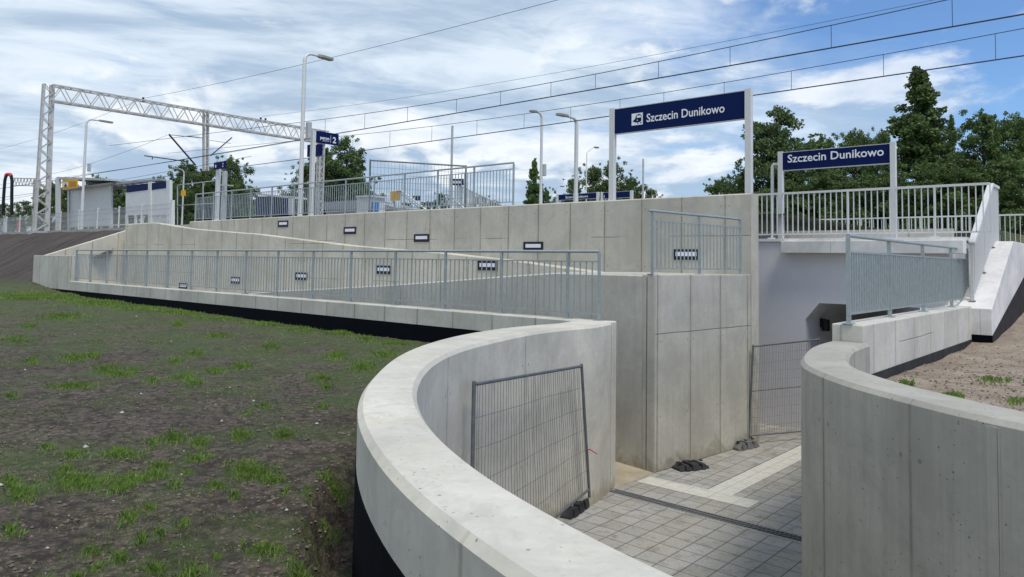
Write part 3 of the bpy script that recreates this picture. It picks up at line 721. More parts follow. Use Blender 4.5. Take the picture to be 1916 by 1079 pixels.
# abutment plane with chamfered opening (front face polygon pieces)
zt = onb(1560, 568, BB).z; zc_ = onb(1507, 597, BB).z; ach = ac(onb(1533, 567, BB))
AR = A2L+0.02
depth = 10.0
ab = MB()
fp = lambda a, z: AB(a, BB, z)
bk = lambda a, z: AB(a, BB+depth, z)
ab.poly([fp(8.3, 0), fp(TA, 0), fp(TA, FZ), fp(8.3, FZ)])
ab.poly([fp(TA, zc_), fp(ach, zt), fp(ach, FZ), fp(TA, FZ)])
ab.poly([fp(ach, zt), fp(AR, zt), fp(AR, FZ), fp(ach, FZ)])
ab.poly([fp(AR, zt), bk(AR, zt), bk(AR, FZ), fp(AR, FZ)])
bk = lambda a, z: AB(a, BB+depth, z)
ab.poly([fp(TA, 0), bk(TA, 0), bk(TA, zc_), fp(TA, zc_)]); ab.poly([fp(TA, zc_), bk(TA, zc_), bk(ach, zt), fp(ach, zt)])
ab.poly([fp(ach, zt), bk(ach, zt), bk(AR, zt), fp(AR, zt)]); ab.poly([fp(AR, zt), bk(AR, zt), bk(AR, 0), fp(AR, 0)])
ab.poly([fp(8.3, FZ), fp(AR, FZ), bk(AR, FZ), bk(8.3, FZ)])
ab.poly([fp(8.3, 0), bk(8.3, 0), bk(8.3, FZ), fp(8.3, FZ)])
ab.build('abutment', M['grey_paint'], br)
fa0 = ac(onb(1470, 460, BB)); fz0 = onb(1530, 473, BB-0.25).z
MB().box(AB((fa0+a1806)/2, BB-0.14, (FZ+fz0)/2-0.003), A*((fa0-a1806)/2), B*0.14, Z*((FZ-fz0)/2)).build('fascia_beam', M['white_paint'], br, bevel=0.01)
MB().box(AB((8.3+a1806)/2, BB+0.13, FZ+0.03), A*((8.3-a1806)/2), B*0.17, Z*0.032).build('coping', M['white_paint'], br)
# far parapet seen behind the balusters
z_p0 = FZ
MB().box(AB(5.75, 17.3, (4.27+3.7)/2), A*2.55, B*0.1, Z*((4.27-3.7)/2)).build('ballast_wall', M['conc_parapet'], br)
# dark underpass behind: end wall and camera lump
t = thing('cctv_camera', 'small black dome camera hanging inside the underpass opening', 'camera', AB(0, 0, 0))
cc = onb(1545, 606, BB+0.9); t.location = cc
MB().tube([cc+Z*0.10, cc-Z*0.02, cc-Z*0.10, cc-Z*0.15], 0.09, 10).build('camera_dome', M['black'], t, smooth=50)
MB().box(cc+A*0.12+Z*0.02, A*0.12, B*0.02, Z*0.10).build('mounting_bracket', M['black'], t)

# white wing wall climbing the bank
wg = thing('wing_wall', 'white painted concrete wing wall sloping up the bank with a black coated base', 'wing wall', AB(2.6, 16))
f = lambda x, y: ona(x, y, AW)
T0, T1, T2 = f(1856, 578), f(1896, 451), f(1916, 453)
L0, L1 = f(1856, 628), f(1916, 500)
zt1 = T1.z; b0, b1 = bc(T0), bc(T1); zl0, zl1, bl1 = L0.z, L1.z, bc(L1)
slope = (zl1-zl0)/(bl1-b0)
print('wing', b0, b1, T0.z, zt1, 'T2', T2.z, bc(T2), 'L', zl0, zl1, bl1)
AWI = AW+0.78
b_e = 23.0; low = lambda b: zl0 + slope*(b-b0)
w = MB()
for aa_ in (AW, AWI):
    q_ = [AB(aa_, b0, zl0), AB(aa_, b_e, min(low(b_e), zt1-0.15)), AB(aa_, b_e, zt1), AB(aa_, b1, zt1), AB(aa_, b0, T0.z)]
    if aa_ == AWI: q_[0].z = 0.0; q_[1].z = 0.0
    w.poly(q_)
w.poly([AB(AW, b0, T0.z), AB(AW, b1, zt1), AB(AWI, b1, zt1), AB(AWI, b0, T0.z)])
w.poly([AB(AW, b1, zt1), AB(AW, b_e, zt1), AB(AWI, b_e, zt1), AB(AWI, b1, zt1)])
w.poly([AB(AW, b0, zl0), AB(AW, b0, T0.z), AB(AWI, b0, T0.z), AB(AWI, b0, zl0)])
w.build('wall_body', M['white_paint'], wg, bevel=0.012)
MB().poly([AB(AW-0.004, b0-.006, 1.2), AB(AW-.004, b_e, 1.2), AB(AW-.004, b_e, min(low(b_e), zt1-0.15)), AB(AW-.004, b0-.006, zl0)]).build('waterproof_coating', M['bitumen_dusty'], wg)
MB().poly([AB(AW-.004, b0-0.006, 1.2), AB(AW-.004, b0-0.006, zl0), AB(AWI, b0-0.006, zl0), AB(AWI, b0-0.006, 1.2)]).build('waterproof_coating', M['bitumen'], wg)

# ================= RAILINGS =================
def flat_post(mb, p, h, along, w=0.012, d=0.05):
    n = Vector((-along.y, along.x, 0)); mb.box(p+Z*h/2, along*(w), n*(d/2), Z*h/2)
def railing(name, label, p0, p1, h, ts, mat, cat='railing', group=None, bal=0.115, top_r=0.024, sub=0.16, low=0.10, over=(0.0, 0.0), steel_w=0.03, balr=0.008, foot=True, h1=None, flat_top=False, sloped_base=True, hand=True):
    """p0..p1 base line (3D), posts at fractions ts; children: top_rail, posts, one infill panel per bay"""
    p0, p1 = Vector(p0), Vector(p1); h1 = h1 or h
    t = thing(name, label, cat, p0, group); D = p1-p0; al = Vector((D.x, D.y, 0)).normalized(); L = D.length
    at = lambda s, z=0: p0 + D*s + Z*((h+(h1-h)*s)*z)
    n = Vector((-al.y, al.x, 0))
    e0, e1 = -over[0]/L, 1+over[1]/L
    if flat_top: MB().bar(at(e0, 1), at(e1, 1), top_r*2.2, top_r*1.2).build('top_rail', mat, t)
    else: MB().tube([at(e0, 1), at(e1, 1)], top_r, 8).build('top_rail', mat, t, smooth=50)
    for s in ts:
        mb = MB(); hh = (h+(h1-h)*s); mb.box(at(s)+Z*(hh/2-0.01), al*steel_w*0.5, n*0.025, Z*(hh/2-0.01))
        po_ = mb.build('post', mat, t)
        if foot: MB().box(at(s)+Z*0.006, al*0.07, n*0.06, Z*0.006).build('base_plate', mat, po_)
    zs, zl = 1-sub/h, low/h
    for i in range(len(ts)-1):
        s0, s1 = ts[i]+steel_w*0.5/L, ts[i+1]-steel_w*0.5/L; mb = MB()
        mb.bar(at(s0, zs), at(s1, zs), 0.022, 0.022); mb.bar(at(s0, zl), at(s1, zl), 0.022, 0.022)
        nb_ = max(1, round((s1-s0)*L/bal))
        for k in range(1, nb_):
            s = s0+(s1-s0)*k/nb_; mb.bar(at(s, zl), at(s, zs), balr*2, balr*2, up=n)
        mb.build('baluster_panel', mat, t)
    return t
# long front railing: post pixels measured along the wall top
RB = BF+0.17
px_posts = [141, 168, 199, 234, 273, 312, 357, 405, 459, 519, 585, 656, 739, 833, 938, 1062, 1121]
pa = [ac(onb(x, 530, RB)) for x in px_posts]
p0, p1 = AB(pa[0], RB, WALLTOP), AB(pa[-1], RB, WALLTOP)
ts = [(pa[0]-a_)/(pa[0]-pa[-1]) for a_ in pa]
hL = onb(141, 468, RB).z-WALLTOP; hR = onb(1121, 469, RB).z-WALLTOP
print('front rail h', hL, hR, [round(pa[i]-pa[i+1], 2) for i in range(len(pa)-1)])
railing('railing', 'very long galvanised steel railing standing on the low front wall of the ramp', p0, p1, (hL+hR)/2, ts, M['galv'])
# platform railing
RB3 = B3F+0.20
px3 = [366, 399, 433, 468.5, 508, 550, 597, 646, 699.5, 756, 818, 886, 960]
pa3 = [ac(onb(x, 390, RB3)) for x in px3]; ts3 = [(pa3[0]-a_)/(pa3[0]-pa3[-1]) for a_ in pa3]
h3 = (onb(366, 361, RB3).z + onb(960, 308, RB3).z)/2-PT
print('rail3 h', onb(366, 361, RB3).z-PT, onb(960, 308, RB3).z-PT)
railing('railing', 'green-grey steel railing along the top of the platform wall under the platform lamps', AB(pa3[0], RB3, PT), AB(pa3[-1], RB3, PT), h3, ts3, M['galv'], foot=False)
# landing railing
q0, q1 = ona(1235, 505, A3+.14), ona(1391, 505, A3+.10)
LZ = 3.28; aL = a_blk+(-0.16)*0
l0 = c_n.lerp(c_f, 0.02) + A*0.10; l1 = c_n.lerp(c_f, 0.93) + A*0.10
l0.z = l1.z = LZ
hl = ona(1235, 397, ac(l0)).z-LZ
print('landing rail', l0, l1, hl)
railing('railing', 'short galvanised railing on the landing block against the tall platform wall', l0, l1, 1.08, [0, 0.5, 1], M['galv'], over=(0.12, 0.0))
# parapet railing on the right
am = (A2L+A2R)/2
pr_px = [1588, 1665, 1728, 1781]
rb_ = [bc(ona(x, 580, am)) for x in pr_px]; r0, r1 = AB(am, rb_[0], B2TOP), AB(am, B2END-0.35, B2TOP)
print('parapet rail b', rb_, B2END, 'h', ona(1584, 438, am).z-B2TOP)
Lr = (r1-r0).length
rr = railing('railing', 'galvanised railing on the short parapet in front of the white wing wall', r0, r1, ona(1584, 440, am).z-B2TOP, [0] + [min(0.99, (b_-rb_[0])/Lr) for b_ in rb_[1:]] + [1.0], M['galv'], bal=0.105, low=0.12, sub=0.2, balr=0.0125)
# bridge railings
def white_rail(label, b, a_l, a_r, z, h, step, every, name='bridge_railing'):
    t = thing(name, label, 'bridge railing', AB(a_l, b, z))
    MB().bar(AB(a_l, b, z+h), AB(a_r, b, z+h), 0.05, 0.045).build('top_rail', M['white_steel'], t)
    MB().bar(AB(a_l, b, z+0.10), AB(a_r, b, z+0.10), 0.03, 0.03).build('bottom_rail', M['white_steel'], t)
    n = round((a_l-a_r)/step); mb = MB()
    for k in range(n+1):
        a_ = a_l-(a_l-a_r)*k/n
        if k % every == 0:
            MB().box(AB(a_, b, z+h/2), A*0.016, B*0.03, Z*(h/2)).build('post', M['white_steel'], t)
            MB().box(AB(a_, b-0.02, z+0.012), A*0.07, B*0.06, Z*0.012).build('base_plate', M['white_steel'], t)
        else: mb.box(AB(a_, b, z+h/2+0.05), A*0.0085, B*0.015, Z*(h/2-0.05))
    mb.build('balusters', M['white_steel'], t); return t
hb = onb(1640, 353.5, BB+0.12).z-FZ-0.06
print('bridge rail h', hb, FZ)
a_r1 = ac(onb(1851, 400, BB+0.12))
white_rail('white bridge railing with flat vertical bars nearest above the fascia beam', BB+0.12, 8.2, a_r1-0.02, FZ+0.062, hb, 0.115, 14)
far_h = onb(1600, 409, 26.2).z-z_p0
print('far rail', z_p0, far_h)
white_rail('smaller white railing on the far side of the bridge, seen through the near one', 26.2, 11, -8, z_p0, far_h, 0.125, 14)
# railing on the wing wall, seen almost end-on
sw = (zt1-T0.z)/(b1-b0)
def onwing(px, py):
    d = ray(px, py); t_ = (T0.z - sw*b0 - CAMZ)/(d.z - sw*d.dot(B)); return O + d*t_
k0, k1 = onwing(1814, 562), onwing(1862, 462)
k0 = AB((ac(k0)+ac(k1))/2, bc(k0), k0.z); k1 = AB(ac(k0), bc(k1), k1.z)
hw0 = ona(1811, 452, ac(k0)).z-k0.z; hw1 = ona(1858, 341, ac(k0)).z-k1.z
print('wing rail', ac(k0), bc(k0), k0.z, bc(k1), k1.z, hw0, hw1)
hw = 1.08
tw = railing('railing', 'white steel railing climbing the sloping wing wall, seen nearly end-on', k0, k1, hw, [0, 0.5, 1.0], M['white_steel'], bal=0.12, h1=1.34, flat_top=True, top_r=0.05, sub=0.05, low=0.08, balr=0.028, steel_w=0.06)
ke = k1 + B*0.75; ex = MB(); ex.bar(k1+Z*1.33, ke+Z*1.33, 0.11, 0.06); ex.build('level_rail', M['white_steel'], tw)
ex = MB()
for k in range(1, 7): ex.box(k1+B*0.12*k+Z*0.66, B*0.028, A*0.028, Z*0.63)
ex.build('baluster_panel', M['white_steel'], tw)

# ================= WALL LIGHTS =================
def wall_light(px, py, b, label, w=0.62, h=0.22):
    c = onb(px, py, b); t = thing('wall_light', label, 'wall light', c, 'recessed wall lights along the ramps')
    mb = MB(); fz, fw_ = h/2, w/2
    for s in (-1, 1):
        mb.box(c - B*0.006 + Z*s*(fz-0.024), A*fw_, B*0.012, Z*0.024); mb.box(c - B*0.006 + A*s*(fw_-0.024), A*0.024, B*0.012, Z*(fz-0.048))
    mb.build('frame', M['black'], t)
    MB().box(c - B*0.002, A*(fw_-0.048), B*0.008, Z*(fz-0.048)).build('recess', M['black'], t)
    MB().box(c - B*0.006 + Z*0.012, A*(fw_-0.07), B*0.010, Z*0.045).build('diffuser', M['lens'], t)
wall_light(530, 418.5, B3F, 'small black framed light on the platform wall, leftmost of that row')
wall_light(655, 431, B3F, 'black framed light on the platform wall, second from the left')
wall_light(789, 445, B3F, 'black framed light on the platform wall, third from the left')
wall_light(998, 460.5, B3F, 'black framed light on the platform wall, just above the right end of the long railing')
wall_light(1284, 476, B3F, 'black framed light on the platform wall behind the short landing railing')
wall_light(343, 535, B2F, 'black framed light low at the ramp edge, leftmost behind the long railing')
wall_light(441, 524, B2F, 'black framed light behind the long railing, second from the left')
wall_light(564, 516.5, B2F, 'black framed light behind the long railing, third from the left')
wall_light(718, 504.5, B2F, 'black framed light behind the long railing, fourth from the left')
wall_light(912, 496.5, B2F, 'black framed light behind the long railing, nearest to its right end')

# ================= MESH FENCE PANELS =================
def mesh_panel(name, label, p_l, p_r, t_l, t_r, cat='mesh fence panel', step=0.075, nh=8, mid=None, tie=False, bottom=0.12, group=None, wr=0.0022, pr=0.021):
    """posts from p to t (bottom / top); wires between"""
    t = thing(name, label, cat, p_l, group); p_l, p_r, t_l, t_r = map(Vector, (p_l, p_r, t_l, t_r))
    for p, q in ((p_l, t_l), (p_r, t_r)): MB().tube([p, q], pr, 8).build('post', M['galv_dark'], t, smooth=50)
    lerp = lambda s, v: (p_l.lerp(t_l, v)).lerp(p_r.lerp(t_r, v), s)
    MB().tube([lerp(0, 0.985), lerp(1, 0.985)], pr*0.9, 8).build('top_rail', M['galv_dark'], t, smooth=50)
    MB().tube([lerp(0, bottom/2), lerp(1, bottom/2)], pr*0.8, 8).build('bottom_rail', M['galv_dark'], t, smooth=50)
    if mid: MB().tube([lerp(0, mid), lerp(1, mid)], pr*0.6, 6).build('middle_rail', M['galv_dark'], t, smooth=50)
    L = (p_r-p_l).length; n = round(L/step); mb = MB(); rnd = random.Random(len(label))
    for k in range(1, n):
        j = rnd.uniform(-0.15, 0.15)/n; s = k/n
        mb.tube([lerp(s+j*v_, bottom/2+(0.985-bottom/2)*v_) + B*rnd.uniform(-.012, .012) for v_ in (0, 0.25, 0.5, 0.75, 1)], wr, 4, cap=False)
    for k in range(1, nh):
        v = bottom/2+(0.985-bottom/2)*k/nh; mb.tube([lerp(s_, v+rnd.uniform(-.006, .006)) + B*rnd.uniform(-.01, .01) for s_ in (0, 0.2, 0.4, 0.6, 0.8, 1)], wr, 4, cap=False)
    mb.build('wire_mesh', M['galv_dark'], t)
    return t
def rubber_foot(c, al, label, m, L=0.72, w=0.24, h=0.12):
    n = Vector((-al.y, al.x, 0)); c = Vector((c.x, c.y, 0)); t = thing('fence_foot', label, 'fence foot', c)
    mb = MB()
    def seg(x0, x1, ww, h0, h1):
        P = lambda x, y, z: c + al*x + n*y + Z*z
        mb.poly([P(x0, -ww, 0), P(x1, -ww, 0), P(x1, -ww*.85, h1), P(x0, -ww*.85, h0)]); mb.poly([P(x1, ww, 0), P(x0, ww, 0), P(x0, ww*.85, h0), P(x1, ww*.85, h1)])
        mb.poly([P(x0, -ww*.85, h0), P(x1, -ww*.85, h1), P(x1, ww*.85, h1), P(x0, ww*.85, h0)])
        mb.poly([P(x0, -ww, 0), P(x0, -ww*.85, h0), P(x0, ww*.85, h0), P(x0, ww, 0)]); mb.poly([P(x1, ww, 0), P(x1, ww*.85, h1), P(x1, -ww*.85, h1), P(x1, -ww, 0)])
    hw = w/2
    seg(-L/2, -L/2+0.10, hw*.8, h*.35, h*.9); seg(-L/2+0.10, -0.13, hw, h, h); seg(-0.13, -0.07, hw*.9, h*.55, h*.55); seg(-0.07, 0.07, hw, h*1.1, h*1.1)
    seg(0.07, 0.13, hw*.9, h*.55, h*.55); seg(0.13, L/2-0.10, hw, h, h); seg(L/2-0.10, L/2, hw*.8, h*.9, h*.35)
    mb.build('block', m, t, bevel=0.012)
    for s in (-0.22, 0, 0.22): MB().tube([c+al*s+Z*(h*1.1), c+al*s+Z*(h*1.1+0.012)], 0.034, 8).build('socket', M['black'], t)
    return t
f1t = atY(1088, 681, 10.35); print('bitu', [(round(ac(onb(x,y,BF)),1), round(onb(x,y,BF).z,2)) for x,y in ((60,537),(232,553.5),(373,566),(542,582),(660,594),(890,622))])
print('grnd', [(round(ac(onb(x,y,BF)),1), round(onb(x,y,BF).z,2)) for x,y in ((60,543),(166,550),(279,566),(373,581),(530,596),(640,616),(800,635))])
print('widths', [round(min((q-p).length for q in po),2) for p in pi_[::6]])
print('panel top z', f1t.z)
f0t = atY(887, 713, 7.75); dirp = Vector((f0t.x-f1t.x, f0t.y-f1t.y, 0)); f0b = Vector((f0t.x+0.0, f0t.y, 0.04))
pbx = atY(1103, 930, 10.6)
mesh_panel('temporary_fence', 'grey temporary mesh fence leaning against the inside of the curved wall', f0b, pbx, f0t, f1t, nh=6, wr=0.003, step=0.07)
rubber_foot(onz(1076, 956, 0.0), (pbx-f0b).normalized(), 'dark rubber fence foot under the leaning mesh panel beside the curved wall', M['rubber'])
tg = MB(); tp = pbx.lerp(f1t, 0.36); tg.tube([tp+Vector((0, -.03, 0)), tp+Vector((.04, -.05, .02)), tp+Vector((.10, -.05, -.02)), tp+Vector((0.14, -.06, -.04))], 0.008, 5)
tg.build('tie_ribbon', M['red']); tag(bpy.data.objects['tie_ribbon'], 'red and white ribbon tied to the right post of the leaning mesh panel', 'ribbon')
g0 = onz(1401, 826, 0.06); g0t = onb(1409.5, 645, bc(g0)); g1t = atY(1533, 632, 15.3); g1b = Vector((g1t.x, g1t.y, 0.06))
mesh_panel('temporary_fence', 'temporary mesh fence panel standing in the passage in front of the underpass', g0, g1b, g0t, g1t, mid=0.52, nh=10, wr=0.0026, step=0.06)
rubber_foot(onz(1292, 876, 0), (onz(1326, 868, 0)-onz(1260, 876, 0)).normalized(), 'black rubber fence foot lying loose beside the landing block', M['rubber'], L=0.6, w=0.34, h=0.10)
rubber_foot(onz(1395, 838, 0), (onz(1426, 832, 0)-onz(1364, 845, 0)).normalized(), 'light grey fence foot at the base of the passage mesh panel', M['foot_grey'], L=0.62, w=0.24, h=0.13)
# panel on the platform
bq = 16.2
z1 = lambda x, y, b: onb(x, y, b)
u0t, u1t = onb(693, 298, 15.6), onb(872, 309, 18.2)
mesh_panel('temporary_fence', 'temporary mesh fence panel up on the platform behind the green-grey railing', Vector((u0t.x, u0t.y, 4.8)), Vector((u1t.x, u1t.y, 4.8)), u0t, u1t, nh=8, step=0.12, wr=0.0045, pr=0.03)


# ================= SIGNS =================
def text_obj(s, p_left, width, cap, xdir, nrm, mat, parent, name='lettering', bold=0.012, spacing=1.0):
    cu = bpy.data.curves.new('txt', 'FONT'); cu.body = s; cu.size = 1; cu.offset = bold; cu.resolution_u = 3; cu.space_character = spacing; cu.extrude = 0
    tmp = bpy.data.objects.new('txt', cu); col.objects.link(tmp)
    dg = bpy.context.evaluated_depsgraph_get(); me = bpy.data.meshes.new_from_object(tmp.evaluated_get(dg))
    bpy.data.objects.remove(tmp)
    xs = [v.co.x for v in me.vertices]; x0, x1 = min(xs), max(xs); sx = width/(x1-x0); sy = cap/0.70
    off = parent.location
    for v in me.vertices: v.co = p_left + xdir*((v.co.x-x0)*sx) + Z*(v.co.y*sy) + nrm*0.006 - off
    me.materials.append(mat); me.name = name
    o = bpy.data.objects.new(name, me); col.objects.link(o); o.parent = parent
    return o
def rect(mb, p, q, zlo, zhi, n, th):
    p, q = Vector((p.x, p.y, 0)), Vector((q.x, q.y, 0)); d = q-p
    mb.box((p+q)/2 + Z*((zlo+zhi)/2), d/2, n*(th/2), Z*((zhi-zlo)/2)); return mb
NAME = 'Szczecin Dunikowo'
def pictogram(t, pl, w, h, zb, xdir, nrm):
    """generic train front mark: dark train on a white square"""
    P = lambda u, v, e=0.008: pl + xdir*(u*w) + Z*(zb + v*h - pl.z) + nrm*e
    MB().poly([P(0, 0, .006), P(1, 0, .006), P(1, 1, .006), P(0, 1, .006)]).build('pictogram', M['white'], t)
    mb = MB()
    mb.poly([P(0.08, 0.34), P(0.30, 0.52), P(0.42, 0.80), P(0.58, 0.90), P(0.80, 0.88), P(0.88, 0.76), P(0.88, 0.32), P(0.74, 0.24), P(0.40, 0.22)])
    mb.poly([P(.5, .20, .009), P(.58, .20, .009), P(.64, .10, .009), P(.54, .10, .009)]); mb.poly([P(.74, .20, .009), P(.82, .22, .009), P(.92, .12, .009), P(.82, .10, .009)])
    mb.build('train_mark', M['blue'], t)
    wd = MB(); wd.poly([P(.46, .60, .011), P(.84, .60, .011), P(.82, .78, .011), P(.50, .78, .011)])
    wd.poly([P(.52+.05*math.cos(k), .40+.05*math.sin(k), .011) for k in [i*math.pi/4 for i in range(8)]]); wd.build('train_window', M['white'], t)
# big station sign
def station_sign(name_label, b, xl, xr, yt_l, yb_l, text_px, base_z, pw=0.13, pict=None, cat='station sign', panel_in=0.0):
    tl, tr = onb(xl, yt_l[0], b), onb(xr, yt_l[1], b); ztop = (tl.z+tr.z)/2
    zb = (onb(xl, yb_l[0], b).z + onb(xr, yb_l[1], b).z)/2
    t = thing('station_sign', name_label, cat, Vector((tl.x, tl.y, base_z)))
    for q_ in (tl, tr): MB().box(Vector((q_.x, q_.y, (base_z+ztop+0.02)/2)), A*pw/2, B*0.06, Z*((ztop+0.02-base_z)/2)).build('post', M['white_steel'], t)
    pl_, pr_ = tl - A*pw/2, tr + A*pw/2
    rect(MB(), pl_, pr_, zb, ztop-0.01, B, 0.05).build('panel', M['blue'], t)
    mb = MB()
    for zz in (ztop-0.004, zb-0.004): rect(mb, pl_, pr_, zz-0.008, zz+0.008, B, 0.06)
    mb.build('edge_strip', M['light_steel'], t)
    bf = b-0.025
    if pict:
        x0, x1, y0, y1 = pict; p = onb(x0, y1, bf); q_ = onb(x1, y0, bf); pictogram(t, p, (q_-p).dot(-A), q_.z-p.z, p.z, -A, -B)
    for s, x0, x1, ycap, ybase in text_px:
        p = onb(x0, ybase, bf); q_ = onb(x1, ybase, bf); cap = onb(x0, ycap, bf).z-p.z
        p.z = p.z
        text_obj(s, p, (q_-p).dot(-A), cap, -A, -B, M['white'], t)
    return t
station_sign('largest blue station name sign, with a train pictogram, on tall white posts', 14.95, 1147, 1401, (205, 168), (251, 222), [(NAME, 1210, 1356, 213, 228)], 4.8, pict=(1182, 1203, 210, 235))
station_sign('smaller blue station name sign without pictogram, standing on the bridge before the dark trees', 16.85, 1461, 1671, (285, 268), (319, 305), [(NAME, 1474, 1654, 289.5, 304)], FZ+0.06, pw=0.10)
station_sign('low blue name sign peeking over the platform wall between two lamp posts', 30.0, 1044, 1119, (364, 360), (374, 371), [(NAME, 1058, 1100, 366.5, 371)], 4.6, pw=0.12)
t = station_sign('low blue information board peeking over the platform wall behind the big sign post', 30.0, 1127, 1182, (361, 356), (372, 368.5), [('i', 1130, 1131.2, 364, 370)], 4.6, pw=0.12)
# bent white pipe beside the small sign
t = thing('vent_pipe', 'bent white pipe standing behind the bridge railing beside the small name sign', 'pipe', atY(1445, 440, 17.0))
b_ = 16.9; pp_ = [onb(1445, 440, b_), onb(1445, 330, b_), onb(1445, 312, b_), onb(1448, 307.5, b_), onb(1460, 307, b_)]
pp_[0].z = FZ; MB().tube(pp_, 0.038, 8).build('pipe', M['white_steel'], t, smooth=60)
# direction signs for platform 2
def post_ab(t, p, zlo, zhi, w, mat=None): MB().box(Vector((p.x, p.y, (zlo+zhi)/2)), A*w/2, B*w/2, Z*((zhi-zlo)/2)).build('post', mat or M['white_steel'], t)
pb = onb(586.5, 245, 15.5); a_ = ac(pb)
t = thing('platform_sign', 'blue platform number 2 flag sign on a white post beside the tall lamp', 'platform sign', Vector((pb.x, pb.y, 4.8)))
post_ab(t, pb, 4.8, pb.z+0.02, 0.14)
e0, e1 = ona(591, 244, a_-0.02), ona(633, 252, a_-.02); zb_ = ona(591, 266, a_-.02).z
rect(MB(), e0, e1, zb_, e0.z, A, 0.06).build('panel', M['blue'], t)
af = a_-0.055
for s, x0, x1, yc, yb in (('peron', 599, 616, 253.5, 259.5), ('platform', 603.5, 615.5, 261, 263.6), ('2', 622.3, 628.6, 256, 267)):
    p = ona(x0, yb, af); q_ = ona(x1, yb, af); text_obj(s, p, (q_-p).dot(B), ona(x0, yc, af).z-p.z, B, -A, M['white'], t, bold=0.02 if s != 'platform' else 0)
p = ona(618.4, 267, af); MB().poly([p, p+B*0.012, p+B*0.012+Z*0.28, p+Z*0.28]).build('divider', M['white'], t)
MB().box(ona(628, 272, a_)+Z*0, A*0.03, B*0.08, Z*0.03).build('speaker', M['light_steel'], t)
t = thing('information_display', 'dark blue double display hanging below the platform 2 sign', 'display', onb(590, 292, 16.4))
for x0, x1, y0, y1 in ((577.5, 584, 270.5, 293.5), (587, 601, 269.5, 292)):
    p, q_ = onb(x0, y1, 16.4), onb(x1, y0, 16.4); rect(MB(), p, q_, p.z, q_.z, B, 0.15).build('display_panel', M['blue'], t)
MB().bar(onb(577, 274, 16.5), onb(602, 273, 16.5), 0.05).build('bracket', M['light_steel'], t)
pb = onb(409.5, 300, 15.6)
t = thing('platform_sign', 'small distant blue platform sign at the left end of the platform railing', 'platform sign', Vector((pb.x, pb.y, 4.8)))
post_ab(t, pb, 4.8, pb.z, 0.15)
p, q_ = onb(401, 317, 15.5), onb(422, 301, 15.5); rect(MB(), p, q_, p.z, q_.z, B, 0.06).build('panel', M['blue'], t)
p = onb(416, 312, 15.46); text_obj('2', p, 0.09, 0.17, -A, -B, M['white'], t, bold=0.02)
p = onb(402.5, 313.5, 15.46); MB().poly([p, p-A*0.09, p-A*0.09+Z*0.12, p+Z*0.12]).build('pictogram', M['white'], t)
pb = onb(421, 320, 16.3); t = thing('pole', 'pale lattice stub pole with a cross arm right of the small platform sign', 'pole', Vector((pb.x, pb.y, 4.8)))
post_ab(t, pb, 4.8, pb.z, 0.16, M['light_steel']); MB().bar(onb(414, 346, 16.2), onb(436, 347, 16.2), 0.06).build('cross_arm', M['light_steel'], t)

# ================= LAMPS =================
def lamp(label, px, ytop, dist, base_z, side, arm_px, thick=0.075, group='platform lamps', style='flat', box=None, head_len=0.65):
    p = atY(px, ytop, dist); t = thing('platform_lamp', label, 'lamp post', Vector((p.x, p.y, base_z)), group)
    # horizontal arm direction in plan: across the tracks, so it shows on the given side in the picture
    dr = B*side; s = 1400/dist; L = arm_px/(s*0.9)
    base = Vector((p.x, p.y, base_z)); top = p
    hz = top.z-base_z
    MB().tube([base, base+Z*hz*0.35], thick*1.15, 10, r2=thick).build('lower_pole', M['white_steel'], t, smooth=60)
    if style == 'flat':
        r = 0.28; pts = [base+Z*hz*0.35, top-Z*r] + [top-Z*r + Z*r*math.sin(k*math.pi/8) + dr*r*(1-math.cos(k*math.pi/8)) for k in range(1, 5)] + [top + dr*L*0.45]
        MB().tube(pts, thick*0.85, 8, r2=thick*0.5).build('pole', M['white_steel'], t, smooth=60)
        hd = top+dr*L*0.45; he = top+dr*L - Z*0.02; dz = -0.01
    else:
        r = L*0.5; pts = [base+Z*hz*0.35, top-Z*0.55, top - Z*0.45 + dr*0.10, top-Z*0.12+dr*L*0.5, top + dr*L*0.75]
        MB().tube(pts, thick*0.7, 7, r2=thick*0.4).build('pole', M['white_steel'], t, smooth=60)
        hd = top+dr*L*0.75; he = top+dr*L*1.1
    h = MB(); d_ = (he-hd); w_ = A*0.14
    q_ = [hd-w_*0.4, hd+w_*0.4, hd+d_*0.25+w_, hd+d_*0.9+w_, he+w_*0.6, he-w_*0.6, hd+d_*0.9-w_, hd+d_*0.25-w_]
    h.poly([v+Z*0.05 for v in q_]); h.poly([v-Z*0.03 for v in q_[::-1]])
    for k in range(8):
        k2 = (k+1) % 8; h.poly([q_[k]-Z*.03, q_[k2]-Z*.03, q_[k2]+Z*.05, q_[k]+Z*.05])
    h.build('lamp_head', M['lead'], t)
    if box:
        c = atY(box[0], box[1], dist); MB().box(c, A*0.10, B*0.07, Z*box[2]).build('loudspeaker', M['light_steel'], t, bevel=0.02)
    return t
lamp('tall white platform lamp nearest the camera, left of the platform 2 sign, head pointing right', 570.5, 98, 26.5, 4.8, 1, 56, 0.085, box=(577.5, 244, 0.30))
lamp('distant white lamp over the shelters at far left, head pointing right', 162, 222, 41, 4.75, 1, 42, 0.085, box=(167, 313, 0.22))
lamp('slim white lamp post with a grey box on its pole, head pointing left', 1014, 212, 37, 4.75, -1, 30, 0.085, box=(1018, 318, 0.30))
lamp('thicker white lamp post just left of the big sign, large head pointing left', 1079, 222, 33, 4.75, -1, 54, 0.11)
lamp('thin far street lamp with slanted arm reaching right, between two platform lamps', 1098, 272, 52, 4.4, 1, 30, 0.06, style='arm')
lamp('faintest and smallest lamp, seen between the slim lamp post and the low name sign', 1033, 346, 70, 4.4, 1, 30, 0.05, style='arm')
lamp('small far lamp with a yellow sign, left end of the platform wall', 344.5, 317, 55, 4.6, -1, 22, 0.07)
